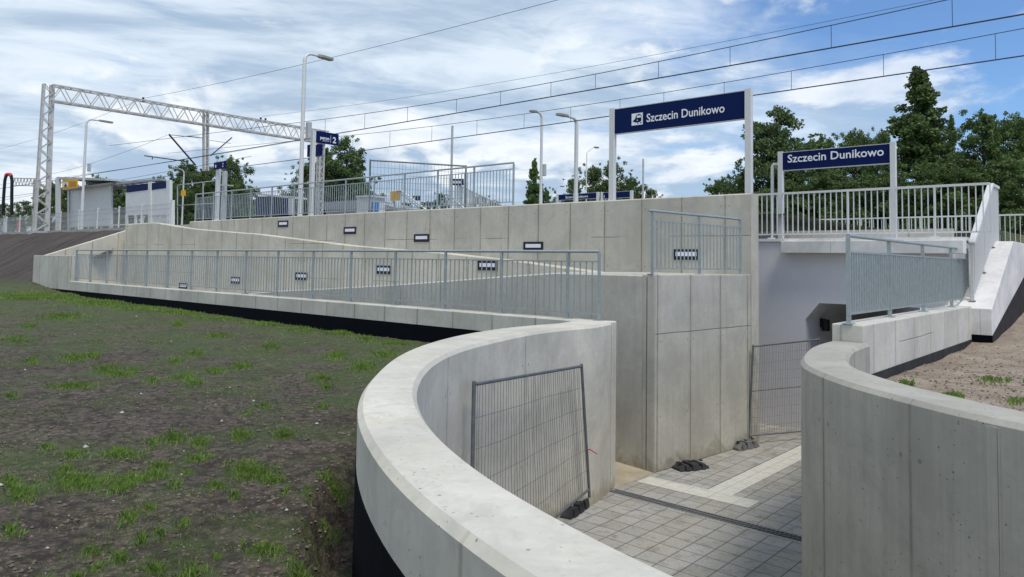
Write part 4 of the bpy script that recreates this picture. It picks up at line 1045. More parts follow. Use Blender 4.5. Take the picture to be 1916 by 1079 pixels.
def plain_pole(label, px, yt, dist, r, bz=4.75):
    p = atY(px, yt, dist); t = thing('pole', label, 'pole', Vector((p.x, p.y, bz)), 'bare grey poles on the platform')
    MB().tube([Vector((p.x, p.y, bz)), p], r, 8).build('pole_shaft', M['light_steel'], t, smooth=60)
    MB().tube([Vector((p.x, p.y, bz)), Vector((p.x, p.y, bz+0.12))], r*1.6, 8).build('base_plate', M['light_steel'], t, smooth=60)
plain_pole('bare grey pole behind the platform mesh fence panel', 846.5, 235, 27, 0.042)
plain_pole('shorter bare grey pole under the big sign before the clouds', 1203.5, 297, 36, 0.045)

# ================= GANTRY AND WIRES =================
mb0 = onb(76, 432, 14.3); AM = ac(mb0)
gz0 = 4.62
gt = thing('overhead_line_gantry', 'weathered pale steel lattice gantry spanning the tracks at the left, with a hanging lattice column', 'gantry', Vector((mb0.x, mb0.y, gz0)))
def lattice(p, q, w0, w1, ax, ay, n, chord, brace, mat, cap=True):
    """square lattice column/beam between p and q with widths w0..w1"""
    mb = MB(); p, q = Vector(p), Vector(q); C = [(-1, -1), (1, -1), (1, 1), (-1, 1)]
    P = lambda s, c: p.lerp(q, s) + ax*(c[0]*(w0[0]+(w1[0]-w0[0])*s)/2) + ay*(c[1]*(w0[1]+(w1[1]-w0[1])*s)/2)
    up = ax.cross(ay)
    for c in C: mb.bar(P(0, c), P(1, c), chord, chord, up=ax)
    for k in range(n):
        s0, s1 = k/n, (k+1)/n; sm = (s0+s1)/2
        for i in range(4):
            c, c2 = C[i], C[(i+1) % 4]
            mb.bar(P(s0, c), P(sm, c2), brace, brace, up=ax); mb.bar(P(sm, c2), P(s1, c), brace, brace, up=ax)
    return mb
gtop = ona(90, 158, AM)
mp = Vector((mb0.x, mb0.y, gz0+0.15))
# two channel faces with lacing: solid side chords like the real mast
def mast(name, base, top, w_b, w_t, parent, n=9):
    mb = MB(); base, top = Vector(base), Vector(top); up = Z
    for s in (-1, 1):
        p0_, p1_ = base + B*s*w_b/2, top + B*s*w_t/2
        mb.bar(p0_, p1_, 0.25 if s > 0 else 0.12, 0.14 if s > 0 else 0.28, up=A)
    for k in range(n):
        s0, s1, s2 = k/n, (k+.5)/n, (k+1)/n
        g0 = lambda s, sd, f: base.lerp(top, s) + B*sd*(w_b+(w_t-w_b)*s)/2 + A*f
        for f in (-0.13, 0.13):
            mb.bar(g0(s0, -1, f), g0(s1, 1, f), 0.05, 0.02, up=A); mb.bar(g0(s1, 1, f), g0(s2, -1, f), 0.05, 0.02, up=A)
    o = mb.build(name, M['truss_steel'], parent)
    return o
mast('mast', mp, Vector((mp.x, mp.y, gtop.z)), 0.62, 0.42, gt)
MB().box(mp - Z*0.10, A*0.32, B*0.50, Z*0.10).build('mast_base', M['light_steel'], gt)
MB().box(mp - Z*0.45, A*0.40, B*0.42, Z*0.25).build('foundation', M['conc_front'], gt)
t0, t1 = ona(100, 160, AM), ona(607, 246, AM); u0, u1 = ona(100, 189, AM), ona(600, 267, AM)
zt0_, zb0_ = (t0.z+t1.z)/2, (u0.z+u1.z)/2
print('truss z', t0.z, t1.z, u0.z, u1.z, 'b', bc(t0), bc(t1), 'AM', AM)
h_t = (t0.z-u0.z+t1.z-u1.z)/2
pL, pR = AB(AM, bc(t0)-0.1, t0.z-h_t/2), AB(AM, bc(t1)+0.2, t1.z-h_t/2)
truss = MB(); nb_ = 18; wA = 0.28
for sa in (-1, 1):
    for sz in (-1, 1): truss.bar(pL+A*wA*sa+Z*sz*h_t/2, pR+A*wA*sa+Z*sz*h_t/2, 0.08, 0.08)
for k in range(nb_):
    for sa in (-1, 1):
        f_ = lambda s, sz: pL.lerp(pR, s) + A*wA*sa + Z*sz*h_t/2
        truss.bar(f_(k/nb_, -1), f_((k+.5)/nb_, 1), 0.045, 0.03, up=A); truss.bar(f_((k+.5)/nb_, 1), f_((k+1)/nb_, -1), 0.045, 0.03, up=A)
    for sz in (-1, 1):
        c_ = pL.lerp(pR, k/nb_)+Z*sz*h_t/2; truss.bar(c_-A*wA, c_+A*wA, 0.05, 0.05)
        truss.bar(c_-A*wA, pL.lerp(pR, (k+1)/nb_)+Z*sz*h_t/2+A*wA, 0.03, 0.03)
truss.build('truss_beam', M['truss_steel'], gt)
rleg = ona(601, 262, AM); lattice(Vector((rleg.x, rleg.y, 4.5)), Vector((rleg.x, rleg.y, pR.z+h_t/2)), (0.30, 0.40), (0.3, 0.34), A, B, 10, 0.11, 0.055, M['truss_steel']).build('right_mast', M['truss_steel'], gt)
hm0, hm1 = ona(385, 205, AM), ona(385, 320, AM)
hang = MB()
for s in (-1, 1):
    c0_, c1_ = hm0 + B*s*0.13 , hm1 + B*s*0.13; hang.bar(c0_, c1_, 0.10, 0.24, up=A)
for k in range(10):
    zz = hm1.lerp(hm0, (k+.5)/10); hang.bar(zz-B*0.13-A*.1, zz+B*0.13-A*.1+Z*0.15, 0.04, 0.02, up=A)
hang.build('hanging_column', M['truss_steel'], gt)
for x_, y_ in ((268, 181), (488, 214), (497, 213.5)):
    c = ona(x_, y_+4, AM); c.z = pR.z+h_t/2; MB().tube([c, c+Z*0.10, c+Z*0.14, c+Z*0.24], 0.07, 8).build('insulator', M['black'], gt)
bmid = bc(hm1); print('b mid', bmid)
def cantilever(label, pts_list, bases):
    t = thing('cantilever_arm', label, 'catenary arm', bases)
    for nm, pts, r in pts_list: MB().tube(pts, r, 6).build(nm, M['wire'], t, smooth=60)
    return t
B1, B2W = 19.2, 23.0
cantilever('dark steel catenary arm hanging left of the gantry column, slanting down to the right', [
    ('strut', [ona(316, 251, AM), ona(366, 309, AM)], 0.055), ('tie_rod', [ona(318, 252, AM), ona(380, 258, AM)], 0.02),
    ('steady_arm', [ona(270, 291, AM), ona(350, 302, AM)], 0.035), ('dropper', [ona(285, 293, AM), ona(285, 298, AM)], 0.03)], ona(366, 309, AM))
cantilever('dark steel catenary arm right of the gantry column, slanting up to the right', [
    ('strut', [ona(394, 291, AM), ona(434, 257, AM)], 0.04), ('tie_rod', [ona(380, 258, AM), ona(350, 254, AM)], 0.02), ('cross_rod', [ona(391, 262, AM), ona(432, 268, AM)], 0.015)], ona(394, 291, AM))
def wire(name, label, cat, b, px, r, parent=None, extend=None, group='overhead line wires'):
    pts = [onb(x, y, b) for x, y in px]
    # tidy: smooth heights with a least-squares parabola in a
    import numpy as np
    a_ = np.array([ac(p) for p in pts]); z_ = np.array([p.z for p in pts])
    deg = 2 if len(pts) > 3 else 1
    co = np.polyfit(a_, z_, deg); lo, hi = a_.min(), a_.max()
    lo2, hi2 = (extend or (lo, hi))
    N = 26; P = []
    for k in range(N+1):
        x = lo2+(hi2-lo2)*k/N; xc = min(max(x, lo), hi); z = np.polyval(co, xc) + (np.polyval(np.polyder(co), xc)*(x-xc) if extend else 0)
        P.append(AB(x, b, float(z)))
    t = thing(name, label, cat, P[0], group)
    MB().tube(P, r, 5, cap=False).build('wire_strand', M['wire'], t)
    return t, co, lambda x: float(np.polyval(co, min(max(x, lo), hi)))
m1 = [(578.7, 226), (683.6, 212.5), (763.6, 200.6), (854.5, 185.6), (937, 171.5), (1030.7, 154), (1114, 138), (1231, 115), (1366, 86.8), (1555, 48), (1770, 0)]
k1 = [(160, 327.6), (313, 302), (389, 290), (564, 262), (635, 249), (763.6, 227), (854.5, 211), (936, 197), (1030.7, 181), (1114, 166), (1233, 145), (1366, 121), (1555, 89), (1785, 49), (1916, 28)]
m2 = [(661, 252), (730.7, 245), (809.7, 235.7), (892.8, 225.7), (982, 213), (1068, 200.6), (1160.8, 186.5), (1242, 172), (1355, 153.6), (1481.6, 132), (1654.5, 101), (1863.8, 63.3), (1916, 53)]
k2 = [(470, 309), (564, 296), (672.7, 283), (730.7, 275), (808.5, 264), (892, 252), (980.7, 239.8), (1092, 223), (1406, 178), (1481, 166.8), (1653, 142), (1866, 111.8), (1916, 105)]
_, _, zm1 = wire('messenger_wire', 'dark upper wire with droppers over the nearer track, passing above the big sign', 'overhead wire', B1, m1, 0.012, extend=(-20, AM+4))
_, _, zk1 = wire('contact_wire', 'thick dark contact wire of the nearer track', 'overhead wire', B1, k1, 0.019, extend=(-20, 110))
_, _, zm2 = wire('messenger_wire', 'dark upper wire with droppers over the farther track, crossing behind the big sign top', 'overhead wire', B2W, m2, 0.011, extend=(-20, AM+4))
_, _, zk2 = wire('contact_wire', 'thick dark contact wire of the farther track, lowest of the wires at the right', 'overhead wire', B2W, k2, 0.019, extend=(-20, 110))
bt = bc(ona(490, 217, AM)); 
wire('feeder_wire', 'thin wire without droppers just above the nearer messenger wire', 'overhead wire', bt, [(502, 216), (713, 188), (900, 161.4), (1000, 143.6), (1307.5, 83), (1500, 50), (1750, 0)], 0.008, extend=(-20, AM))
bn = bc(ona(268, 184, AM))
wire('feeder_wire', 'single thin wire from the gantry climbing to the top edge above the centre', 'overhead wire', bn, [(270, 183), (400, 158), (569, 120.7), (713.5, 84.6), (870, 40.7), (1000, 12), (1050, 0)], 0.009, extend=(-10, AM))
wire('feeder_wire', 'thin wire running from the gantry down to the left edge of the sky', 'overhead wire', bn, [(0, 278), (100, 249), (205, 210), (265, 185)], 0.009)
wire('messenger_wire', 'sagging upper wire left of the gantry over the nearer track', 'overhead wire', bc(ona(316, 251, AM)), [(91, 327), (155, 309), (216, 291.5), (260, 274), (313, 252)], 0.010)
wire('messenger_wire', 'faint wire passing low behind the gantry column', 'overhead wire', B2W, [(0, 345), (210, 318), (400, 291), (560, 262)], 0.010, extend=None)
wire('contact_wire', 'faint lower wire left of the platform sign running to the left edge', 'overhead wire', B1, [(0, 375), (130, 353), (330, 318), (470, 292)], 0.011)
def droppers(label, b, pxs, zt_, zb_, yguess):
    t = thing('wire_droppers', label, 'wire droppers', AB(0, b, 9)); 
    for x in pxs:
        a_ = ac(onb(x, yguess, b)); MB().tube([AB(a_, b, zb_(a_)), AB(a_, b, zt_(a_))], 0.008, 5).build('dropper', M['wire'], t)
droppers('short vertical droppers between the two wires of the nearer track', B1, [611, 684.5, 764, 855, 937, 1031, 1114, 1232, 1366, 1556, 1784], zm1, zk1, 150)
droppers('short vertical droppers between the two wires of the farther track', B2W, [662, 731, 809, 893, 981, 1068, 1160, 1242, 1355, 1481, 1654, 1865], zm2, zk2, 200)
# far gantry and hoop at the far left
t = thing('far_gantry', 'distant thin lattice gantry beam at the left edge behind the big mast', 'gantry', atY(69, 400, 90))
g0_, g1_ = atY(22, 333, 95), atY(70, 334, 90)
mbx = MB()
for dz in (0, -0.9): mbx.bar(g0_+Z*dz, g1_+Z*dz, 0.12)
for k in range(8):
    a0_, a1_, a2_ = g0_.lerp(g1_, k/8), g0_.lerp(g1_, (k+.5)/8), g0_.lerp(g1_, (k+1)/8); mbx.bar(a0_, a1_-Z*.9, 0.06); mbx.bar(a1_-Z*.9, a2_, 0.06)
mbx.build('truss_beam', M['truss_steel'], t); lattice(Vector((g1_.x, g1_.y, 4.6)), g1_, (0.5, 0.5), (0.5, 0.5), A, B, 9, 0.14, 0.07, M['truss_steel']).build('mast', M['truss_steel'], t)
t = thing('load_gauge_hoop', 'black steel hoop with a red top standing at the left edge of the embankment', 'hoop', atY(14, 402, 46))
hp = [atY(5, 402, 46), atY(7, 365, 46), atY(9, 338, 46), atY(11, 329, 46)]; hq = [atY(22, 402, 46), atY(22, 365, 46), atY(22.5, 338, 46), atY(21, 329, 46)]
MB().tube(hp, 0.09, 6).build('leg', M['black'], t, smooth=60); MB().tube(hq, 0.09, 6).build('leg', M['black'], t, smooth=60)
MB().tube([hp[-1], atY(13, 326, 46), atY(19, 326, 46), hq[-1]], 0.11, 6).build('top_bar', M['red'], t, smooth=60)

# ================= PLATFORM FENCE AND SHELTERS (left) =================
FBb = 15.0
pxf = [-18, 12, 37, 62, 90, 113, 147, 182, 222, 264, 320]
fz = 4.70
t = thing('mesh_fence', 'light grey mesh fence along the embankment top at the left, below the shelters', 'fence', AB(ac(onb(12, 430, FBb)), FBb, fz))
fa = [ac(onb(x, 420, FBb)) for x in pxf]
for i, a_ in enumerate(fa): MB().box(AB(a_, FBb, fz+0.58), A*0.04, B*0.03, Z*0.62).build('post', M['white_steel'], t)
for i in range(len(fa)-1):
    mb = MB(); n = max(2, round((fa[i]-fa[i+1])/0.10))
    for k in range(1, n): a_ = fa[i]+(fa[i+1]-fa[i])*k/n; mb.bar(AB(a_, FBb, fz+0.05), AB(a_, FBb, fz+1.12), 0.010, 0.010, up=A)
    for z_ in (0.06, 0.3, 0.6, 0.9, 1.11): mb.bar(AB(fa[i], FBb, fz+z_), AB(fa[i+1], FBb, fz+z_), 0.014, 0.014)
    mb.build('mesh_panel', M['light_steel'], t)
def quad_panel(parent, name, b, x0, x1, yt0, yt1, yb0, yb1, mat, th=0.05):
    q_ = [onb(x0, yb0, b), onb(x1, yb1, b), onb(x1, yt1, b), onb(x0, yt0, b)]; mb = MB()
    mb.poly(q_); mb.poly([p+B*th for p in q_[::-1]])
    for k in range(4): mb.poly([q_[k], q_[k]+B*th, q_[(k+1) % 4]+B*th, q_[(k+1) % 4]])
    return mb.build(name, mat, parent)
SB = 17.0
t = thing('platform_shelter', 'grey platform shelter with a translucent wall and thin sloping roof behind the left fence', 'shelter', onb(130, 432, SB))
quad_panel(t, 'back_panel', SB, 127, 205, 356, 346, 426, 421, M['panel_grey'])
quad_panel(t, 'corner_post', SB-.05, 203, 208, 345, 344, 430, 430, M['white_steel'], 0.1); quad_panel(t, 'corner_post', SB-.05, 126, 129, 356, 356, 432, 432, M['white_steel'], 0.1)
quad_panel(t, 'roof_edge', SB-0.3, 118, 210, 352.5, 340.5, 355.5, 343.5, M['light_steel'], 1.8)
quad_panel(t, 'gable_beam', SB-0.2, 205, 300, 342, 333.5, 346.5, 337, M['roof_grey'], 0.3)
for x_ in (222, 232, 244): quad_panel(t, 'bracket', SB-.1, x_-2, x_+2, 341, 341, 348, 348, M['light_steel'], 0.1)
quad_panel(t, 'bench_rail', SB-.1, 128, 232, 424, 419, 426, 421, M['white_steel'])
for x_ in (140, 152, 164, 176, 188): quad_panel(t, 'bench_leg', SB-.1, x_, x_+1.5, 424, 424, 433, 433, M['white_steel'])
t = thing('entrance_frame', 'white steel frame with a flat grey roof and a dark canopy left of the shelter', 'steel frame', onb(106, 433, 16.2))
quad_panel(t, 'post', 16.2, 103.5, 110, 333, 333, 433, 433, M['white_steel'], 0.12)
quad_panel(t, 'roof_slab', 16.2, 106, 196, 330.5, 333, 335, 337, M['light_steel'], 2.5)
quad_panel(t, 'canopy', 18, 160, 210, 335, 341, 345, 343, M['black'], 2)
t = thing('warning_sign', 'yellow warning sign with a white pictogram field hanging under the flat roof at far left', 'warning sign', onb(130, 353, 16.0))
quad_panel(t, 'panel', 16.0, 116.5, 144.5, 336, 335, 355, 350, M['yellow'], 0.04)
quad_panel(t, 'pictogram_field', 15.985, 118, 127, 341, 341, 350, 349, M['white'], 0.004); q_ = [onb(119.5, 349, 15.97), onb(125.5, 348.5, 15.97), onb(122.5, 342, 15.97)]; MB().poly(q_).build('pictogram', M['black'], t)
for k in range(3): quad_panel(t, 'text_line', 15.985, 130, 142, 340+k*3.6, 339.5+k*3.4, 341.2+k*3.6, 340.7+k*3.4, M['red'], 0.003)
t = thing('information_board', 'pair of tall pale boards with blue header strips, left of the platform wall', 'information board', onb(275, 420, 16.6))
for x0, x1, d0_, d1_ in ((237, 277, 0, 0), (282, 312, 0, 0)):
    y0_ = 347-(x0-237)*0.105; y1_ = 347-(x1-237)*0.105
    quad_panel(t, 'header', 16.6, x0, x1, y0_, y1_, y0_+13, y1_+13-1, M['blue'], 0.06)
    quad_panel(t, 'board', 16.62, x0-2 if x0 < 250 else x0, x1, y0_+13, y1_+12, 403, 401, M['panel_grey'], 0.05)
for x0, x1, yt in ((277, 282, 340), (311, 317, 337)): quad_panel(t, 'post', 16.55, x0, x1, yt, yt-.5, 425, 425, M['white_steel'], 0.15)
for x0, x1 in ((234, 237.5), (251, 254), (264, 266)): quad_panel(t, 'support', 16.6, x0, x1, 402, 402, 422, 422, M['white_steel'], 0.08)
quad_panel(t, 'glass_pane', 16.65, 284, 311, 398, 398, 420, 420, M['glass'], 0.02)
t = thing('white_post', 'single white post right of the pale boards', 'post', onb(321, 420, 15.6)); quad_panel(t, 'shaft', 15.6, 318.5, 323, 374, 374, 420, 420, M['white_steel'], 0.1)
t = thing('yellow_sign', 'small yellow sign on the far lamp behind the left end of the platform wall', 'warning sign', onb(341, 365, 15.9)); quad_panel(t, 'panel', 15.9, 338.5, 346, 356, 356, 366, 366, M['yellow'], 0.03)
t = thing('mesh_gate', 'tall thin mesh frame beside the far lamp, before dark trees', 'mesh fence', onb(332, 420, 17.5))
fr = MB()
for q_ in ([(332, 346), (332, 420)], [(332, 346), (401, 338)], [(332, 384), (401, 380)], [(380, 341), (380, 420)]): fr.bar(onb(*q_[0], 17.5), onb(*q_[1], 17.5), 0.04)
fr.build('frame', M['light_steel'], t)
# red posts and pale bits behind the fence at the far left
for i, (x0, x1, y0_, y1_, mt, lb_) in enumerate(((31, 35.5, 410, 436, 'red', 'red post behind the fence, near the left edge'), (6, 10, 409, 434, 'white_steel', 'white post at the left edge behind the fence'))):
    t = thing('marker_post', lb_, 'marker post', onb(x0, 436, 16)); quad_panel(t, 'shaft', 16, x0, x1, y0_, y0_, y1_, y1_, M[mt], 0.1); quad_panel(t, 'cap', 15.98, x0-.5, x1+.5, y0_-2, y0_-2, y0_, y0_, M['white_steel'], 0.14)

# ================= OTHER PLATFORM (seen through the railing) =================
t = thing('platform_shelter', 'dark blue shelter with a white roof beam and post, behind the green-grey railing', 'shelter', onb(520, 400, 24))
quad_panel(t, 'dark_wall', 24.2, 478, 508, 367, 367, 402, 402, M['blue'], 1.2); quad_panel(t, 'roof_beam', 24, 478, 546, 361, 367.5, 364.5, 371, M['white_steel'], 1.0); quad_panel(t, 'post', 24, 540, 546, 369, 369, 402, 402, M['white_steel'], 0.2)
t = thing('waiting_shelter', 'low grey corrugated roof of a shelter on the other platform, right of the lattice mast', 'shelter', onb(640, 396, 26))
quad_panel(t, 'roof', 26, 606, 668, 378, 374, 392, 391, M['roof_grey'], 2.0); quad_panel(t, 'glass_wall', 26.3, 610, 668, 391, 390, 402, 402, M['glass'], 0.1)
quad_panel(t, 'roof', 26, 700, 742, 378, 388, 391, 396, M['roof_grey'], 2.0)
t = thing('ticket_machine', 'pale grey cabinet with blue strips on the other platform behind the railing', 'cabinet', onb(683, 398, 25))
quad_panel(t, 'cabinet_body', 25, 667, 693, 368, 367, 398, 398, M['panel_grey'], 1.0); quad_panel(t, 'cabinet_top', 24.95, 666, 694, 366, 365, 369, 368, M['white_steel'], 1.1)
m_lb = simple('bright_blue', (0.03, 0.16, 0.45), 0.4); quad_panel(t, 'blue_strip', 24.9, 694, 700, 377, 377, 396, 396, m_lb, 0.3)
t = thing('warning_sign', 'square yellow sign on a thin post beside the stair handrail behind the railing', 'warning sign', onb(738, 395, 24))
quad_panel(t, 'panel', 24, 730, 748, 358, 356.5, 376, 374.5, M['yellow'], 0.04); quad_panel(t, 'post', 24.05, 736, 738, 376, 376, 397, 397, M['light_steel'], 0.06)
def handrail(label, pts, b):
    t = thing('stair_handrail', label, 'handrail', onb(*pts[0], b)); P_ = [onb(x, y, b) for x, y in pts]
    MB().tube(P_, 0.045, 6).build('upper_rail', M['white_steel'], t, smooth=60); MB().tube([p-Z*0.18+B*.02 for p in P_], 0.025, 6).build('lower_rail', M['white_steel'], t, smooth=60)
    MB().tube([P_[1]-Z*0.02, P_[1]-Z*0.9], 0.025, 6).build('upright', M['white_steel'], t)
handrail('curved white handrail descending right beside the yellow square sign', [(742, 357), (750, 355.5), (797, 392)], 24)
handrail('second white handrail descending right, before the white stair fence', [(829, 364), (838, 363), (870, 390)], 24)
t = thing('stair_fence', 'white stair fence with flat bars descending to the right on the other platform', 'stair railing', onb(850, 390, 24))
s0_, s1_ = onb(852, 343, 24), onb(944, 386, 24); MB().bar(s0_, s1_, 0.05).build('top_rail', M['white_steel'], t)
mb = MB()
for k in range(21):
    p = s0_.lerp(s1_, k/20); mb.box(Vector((p.x, p.y, (p.z+4.7)/2)), A*0.035, B*0.02, Z*((p.z-4.7)/2))
mb.build('balusters', M['white_steel'], t)
for x0, x1, y0_, y1_, b_, lb_, marks in ((842, 866, 334.5, 346.5, 23.8, 'small dark blue sign with white marks at the top of the white stair fence', 1), (772, 786, 366, 375, 26, 'tiny dark blue sign left of the stairs behind the railing', 0)):
    t = thing('direction_sign', lb_, 'direction sign', onb(x0, y1_, b_)); quad_panel(t, 'panel', b_, x0, x1, y0_, y0_-.5, y1_, y1_-.5, M['blue'], 0.06)
    if marks:
        for u_ in (847.5, 853, 858.5): quad_panel(t, 'pictogram', b_-0.02, u_, u_+3.4, 338, 338, 343, 343, M['white'], 0.005)
    else: quad_panel(t, 'pictogram', b_-0.02, 774, 777, 368.5, 368.5, 372, 372, M['white'], 0.005)

# ================= TREES =================
def foliage(name, c1, c2):
    m = bpy.data.materials.new(name); m.use_nodes = True; g = NT(m.node_tree); p = g.n['Principled BSDF']; out = g.n['Material Output']
    tc = g.new('ShaderNodeTexCoord'); oi = g.new('ShaderNodeObjectInfo')
    n = g.noise(g.vmath('ADD', tc.outputs['Object'], oi.outputs['Location']), 0.9, 4, 0.6); n2 = g.noise(tc.outputs['Object'], 9, 2, 0.6)
    f_ = g.mapr(g.math('ADD', g.math('MULTIPLY', n, 0.6), g.math('MULTIPLY', n2, 0.4)), 0.35, 0.65)
    c = g.mix(f_, c1, c2); c = g.mix(g.math('MULTIPLY', oi.outputs['Random'], 0.35), c, (0.07, 0.085, 0.03))
    g.put(p.inputs['Base Color'], c); p.inputs['Roughness'].default_value = 0.55; p.inputs['Specular IOR Level'].default_value = 0.3
    tr = g.new('ShaderNodeBsdfTranslucent'); g.put(tr.inputs[0], c); mx = g.new('ShaderNodeMixShader'); mx.inputs[0].default_value = 0.28
    g.l.new(p.outputs[0], mx.inputs[1]); g.l.new(tr.outputs[0], mx.inputs[2]); g.l.new(mx.outputs[0], out.inputs['Surface']); return m
M['leaf'] = foliage('foliage', (0.042, 0.088, 0.025), (0.19, 0.28, 0.085))
M['leaf2'] = foliage('foliage_light', (0.050, 0.095, 0.030), (0.19, 0.265, 0.095))
M['bark'] = simple('bark', (0.09, 0.075, 0.06), 0.9, var=0.4, scale=8, bump=0.3)
def make_tree(name, label, kind, seed, n_leaf, leaf, mat):
    """unit tree of height 10 m"""
    rnd = random.Random(seed); t = thing(name, label, 'tree', (0, 0, 0)); Ht = 10.0
    tr = MB(); lf = MB()
    tr.tube([Vector((0, 0, -1)), Vector((0.05, 0, Ht*0.35)), Vector((-0.05, 0.05, Ht*0.7)), Vector((0, 0, Ht*0.93))], 0.20, 7, r2=0.03)
    if kind == 'conic': env = lambda h: 0.34*Ht*(0.22 if h < .04 else 1)*((1-h)**0.92)*(0.90+0.22*math.sin(h*19)); h0 = 0.02
    elif kind == 'broad': env = lambda h: 0.42*Ht*math.sin(math.pi*min(1, 0.16+0.80*h))**0.75; h0 = 0.06
    elif kind == 'tall': env = lambda h: 0.25*Ht*math.sin(math.pi*min(1, 0.12+0.84*h))**0.7; h0 = 0.05
    else: env = lambda h: 0.55*Ht*math.sin(math.pi*min(1, 0.3+0.66*h))**0.7; h0 = 0.0
    env0 = env; env = lambda h: env0(min(h, 0.999))
    ncl = 150 if kind in ('conic', 'tall') else 190
    clumps = []
    for i in range(ncl):
        h = h0+(1-h0)*rnd.random()**0.9; r = env(h)*math.sqrt(rnd.uniform(0.10, 1.0)); az = rnd.uniform(0, 2*math.pi)
        r *= 0.82+0.75*mnoise.noise(Vector((math.cos(az)*1.6, math.sin(az)*1.6, h*5+seed*3)))
        c = Vector((math.cos(az)*r, math.sin(az)*r, Ht*h*0.97)); s = rnd.uniform(0.45, 1.0)*(0.50+0.6*(1-h)) * (0.9 if kind == 'conic' else 1.15)
        clumps.append((c, s))
        if i % 2 == 0:
            o0 = Vector((0, 0, max(0.5, c.z-abs(r)*0.55))); md = o0.lerp(c, 0.55)+Vector((rnd.uniform(-.2, .2), rnd.uniform(-.2, .2), 0.1)); tr.tube([o0, md, c], 0.05, 4, cap=False, r2=0.012)
    for i in range(70):
        h = h0+(0.97-h0)*rnd.random(); r = env(h)*rnd.uniform(0.95, 1.30); az = rnd.uniform(0, 2*math.pi); clumps.append((Vector((math.cos(az)*r, math.sin(az)*r, Ht*h+rnd.uniform(0, .5))), rnd.uniform(0.16, 0.34)))
    clumps += [(Vector((rnd.uniform(-.12, .12), rnd.uniform(-.12, .12), Ht*(0.93+0.02*k))), 0.22) for k in range(4)]
    tot = sum(s*s for _, s in clumps)
    for c, s in clumps:
        for k in range(int(n_leaf*s*s/tot)+2):
            d = Vector((rnd.gauss(0, 1), rnd.gauss(0, 1), rnd.gauss(0, 1))).normalized()*s*(rnd.random()**0.45); d.z *= 0.65
            p = c+d; a_ = Vector((rnd.gauss(0, 1), rnd.gauss(0, 1), rnd.gauss(0, .7))).normalized(); b_ = a_.cross(Vector((rnd.gauss(0, 1), rnd.gauss(0, 1), rnd.gauss(0, 1)))).normalized(); L = leaf*rnd.uniform(0.6, 1.3)
            i0 = len(lf.v); lf.v += [p-a_*L*.5, p+b_*L*.32, p+a_*L*.5, p-b_*L*.32]; lf.f.append([i0, i0+1, i0+2, i0+3]); lf.uv += [(0, 0)]*4
    tr.build('trunk', M['bark'], t); lf.build('crown', mat, t)
    return t
protos = {}
def proto(kind, hq, mat):
    key = (kind, hq, mat)
    if key not in protos: protos[key] = make_tree('tree', 'x', kind, len(protos)*7+3, 44000 if hq else 14000, 0.175 if hq else 0.30, M[mat]); protos[key]['used'] = 0
    return protos[key]
def tree(label, px, ytop, dist, wpx, kind, hq=False, mat='leaf', bz=3.9, rot=0.0, nm='tree', group=None):
    p = atY(px, ytop, dist); h = p.z-bz; s = h/10.0
    width = {'conic': 0.64, 'broad': 0.84, 'tall': 0.50, 'bush': 1.05}[kind]*h
    sx = (wpx*dist/1400)/width*s*1.22
    o = proto(kind, hq, mat)
    if o['used'] == 0:
        o['used'] = 1; o.location = Vector((p.x, p.y, bz)); o.scale = (sx, sx, s); o.rotation_euler = (0, 0, rot); o['label'] = label; c = o
    else: c = copy_tree(o, Vector((p.x, p.y, bz)), label, rot, (sx, sx, s))
    c.name = nm
    if group: c['group'] = group
    return c
GR = 'dark trees beyond the bridge'; GL = 'trees beyond the platforms'
R_ = [('low bushy tree left of the white post of the big sign', 1350, 330, 52, 95, 'broad', 'leaf', 1), ('leafy tree just behind the right post of the big sign', 1392, 315, 50, 80, 'broad', 'leaf', 1),
 ('tall narrow green tree left of the small name sign', 1452, 198, 48, 125, 'tall', 'leaf2', 1), ('round tree top above the left half of the small name sign', 1535, 250, 52, 120, 'broad', 'leaf', 1),
 ('round tree top above the middle of the small name sign', 1598, 240, 54, 130, 'broad', 'leaf', 1), ('paler rounded tree just left of the tallest tree', 1650, 240, 50, 80, 'broad', 'leaf2', 1),
 ('tallest pointed dark tree at the right, above the small sign post', 1718, 124, 50, 215, 'conic', 'leaf', 1), ('slim tree in the gap right of the tallest tree', 1780, 215, 52, 70, 'conic', 'leaf', 1),
 ('dense dark tree second from the right edge', 1838, 203, 48, 150, 'broad', 'leaf', 1), ('dense dark tree at the right edge of the picture', 1905, 210, 46, 150, 'broad', 'leaf', 1),
 ('dark tree cut by the right edge behind its neighbour', 1975, 205, 44, 150, 'broad', 'leaf', 1), ('dark filling tree behind the small sign left post', 1480, 330, 46, 150, 'broad', 'leaf', 0),
 ('dark filling tree under the small name sign', 1560, 320, 45, 170, 'broad', 'leaf', 0), ('dark filling tree under the right end of the small name sign', 1650, 320, 44, 170, 'broad', 'leaf', 0),
 ('dark filling tree behind the right sign post of the small sign', 1730, 300, 43, 170, 'broad', 'leaf', 0), ('dark filling tree above the bridge railing end', 1800, 290, 43, 170, 'broad', 'leaf', 0),
 ('dark filling tree right above the wing wall', 1880, 290, 42, 170, 'broad', 'leaf', 0), ('low dark tree behind the bridge railing next to the platform wall corner', 1432, 350, 44, 120, 'broad', 'leaf', 0)]
for i, (lb_, x, y, dst, w_, k_, m_, hq) in enumerate(R_): tree(lb_, x, y, dst, w_, k_, True, m_, bz=2.6, rot=i*1.9, group=GR)
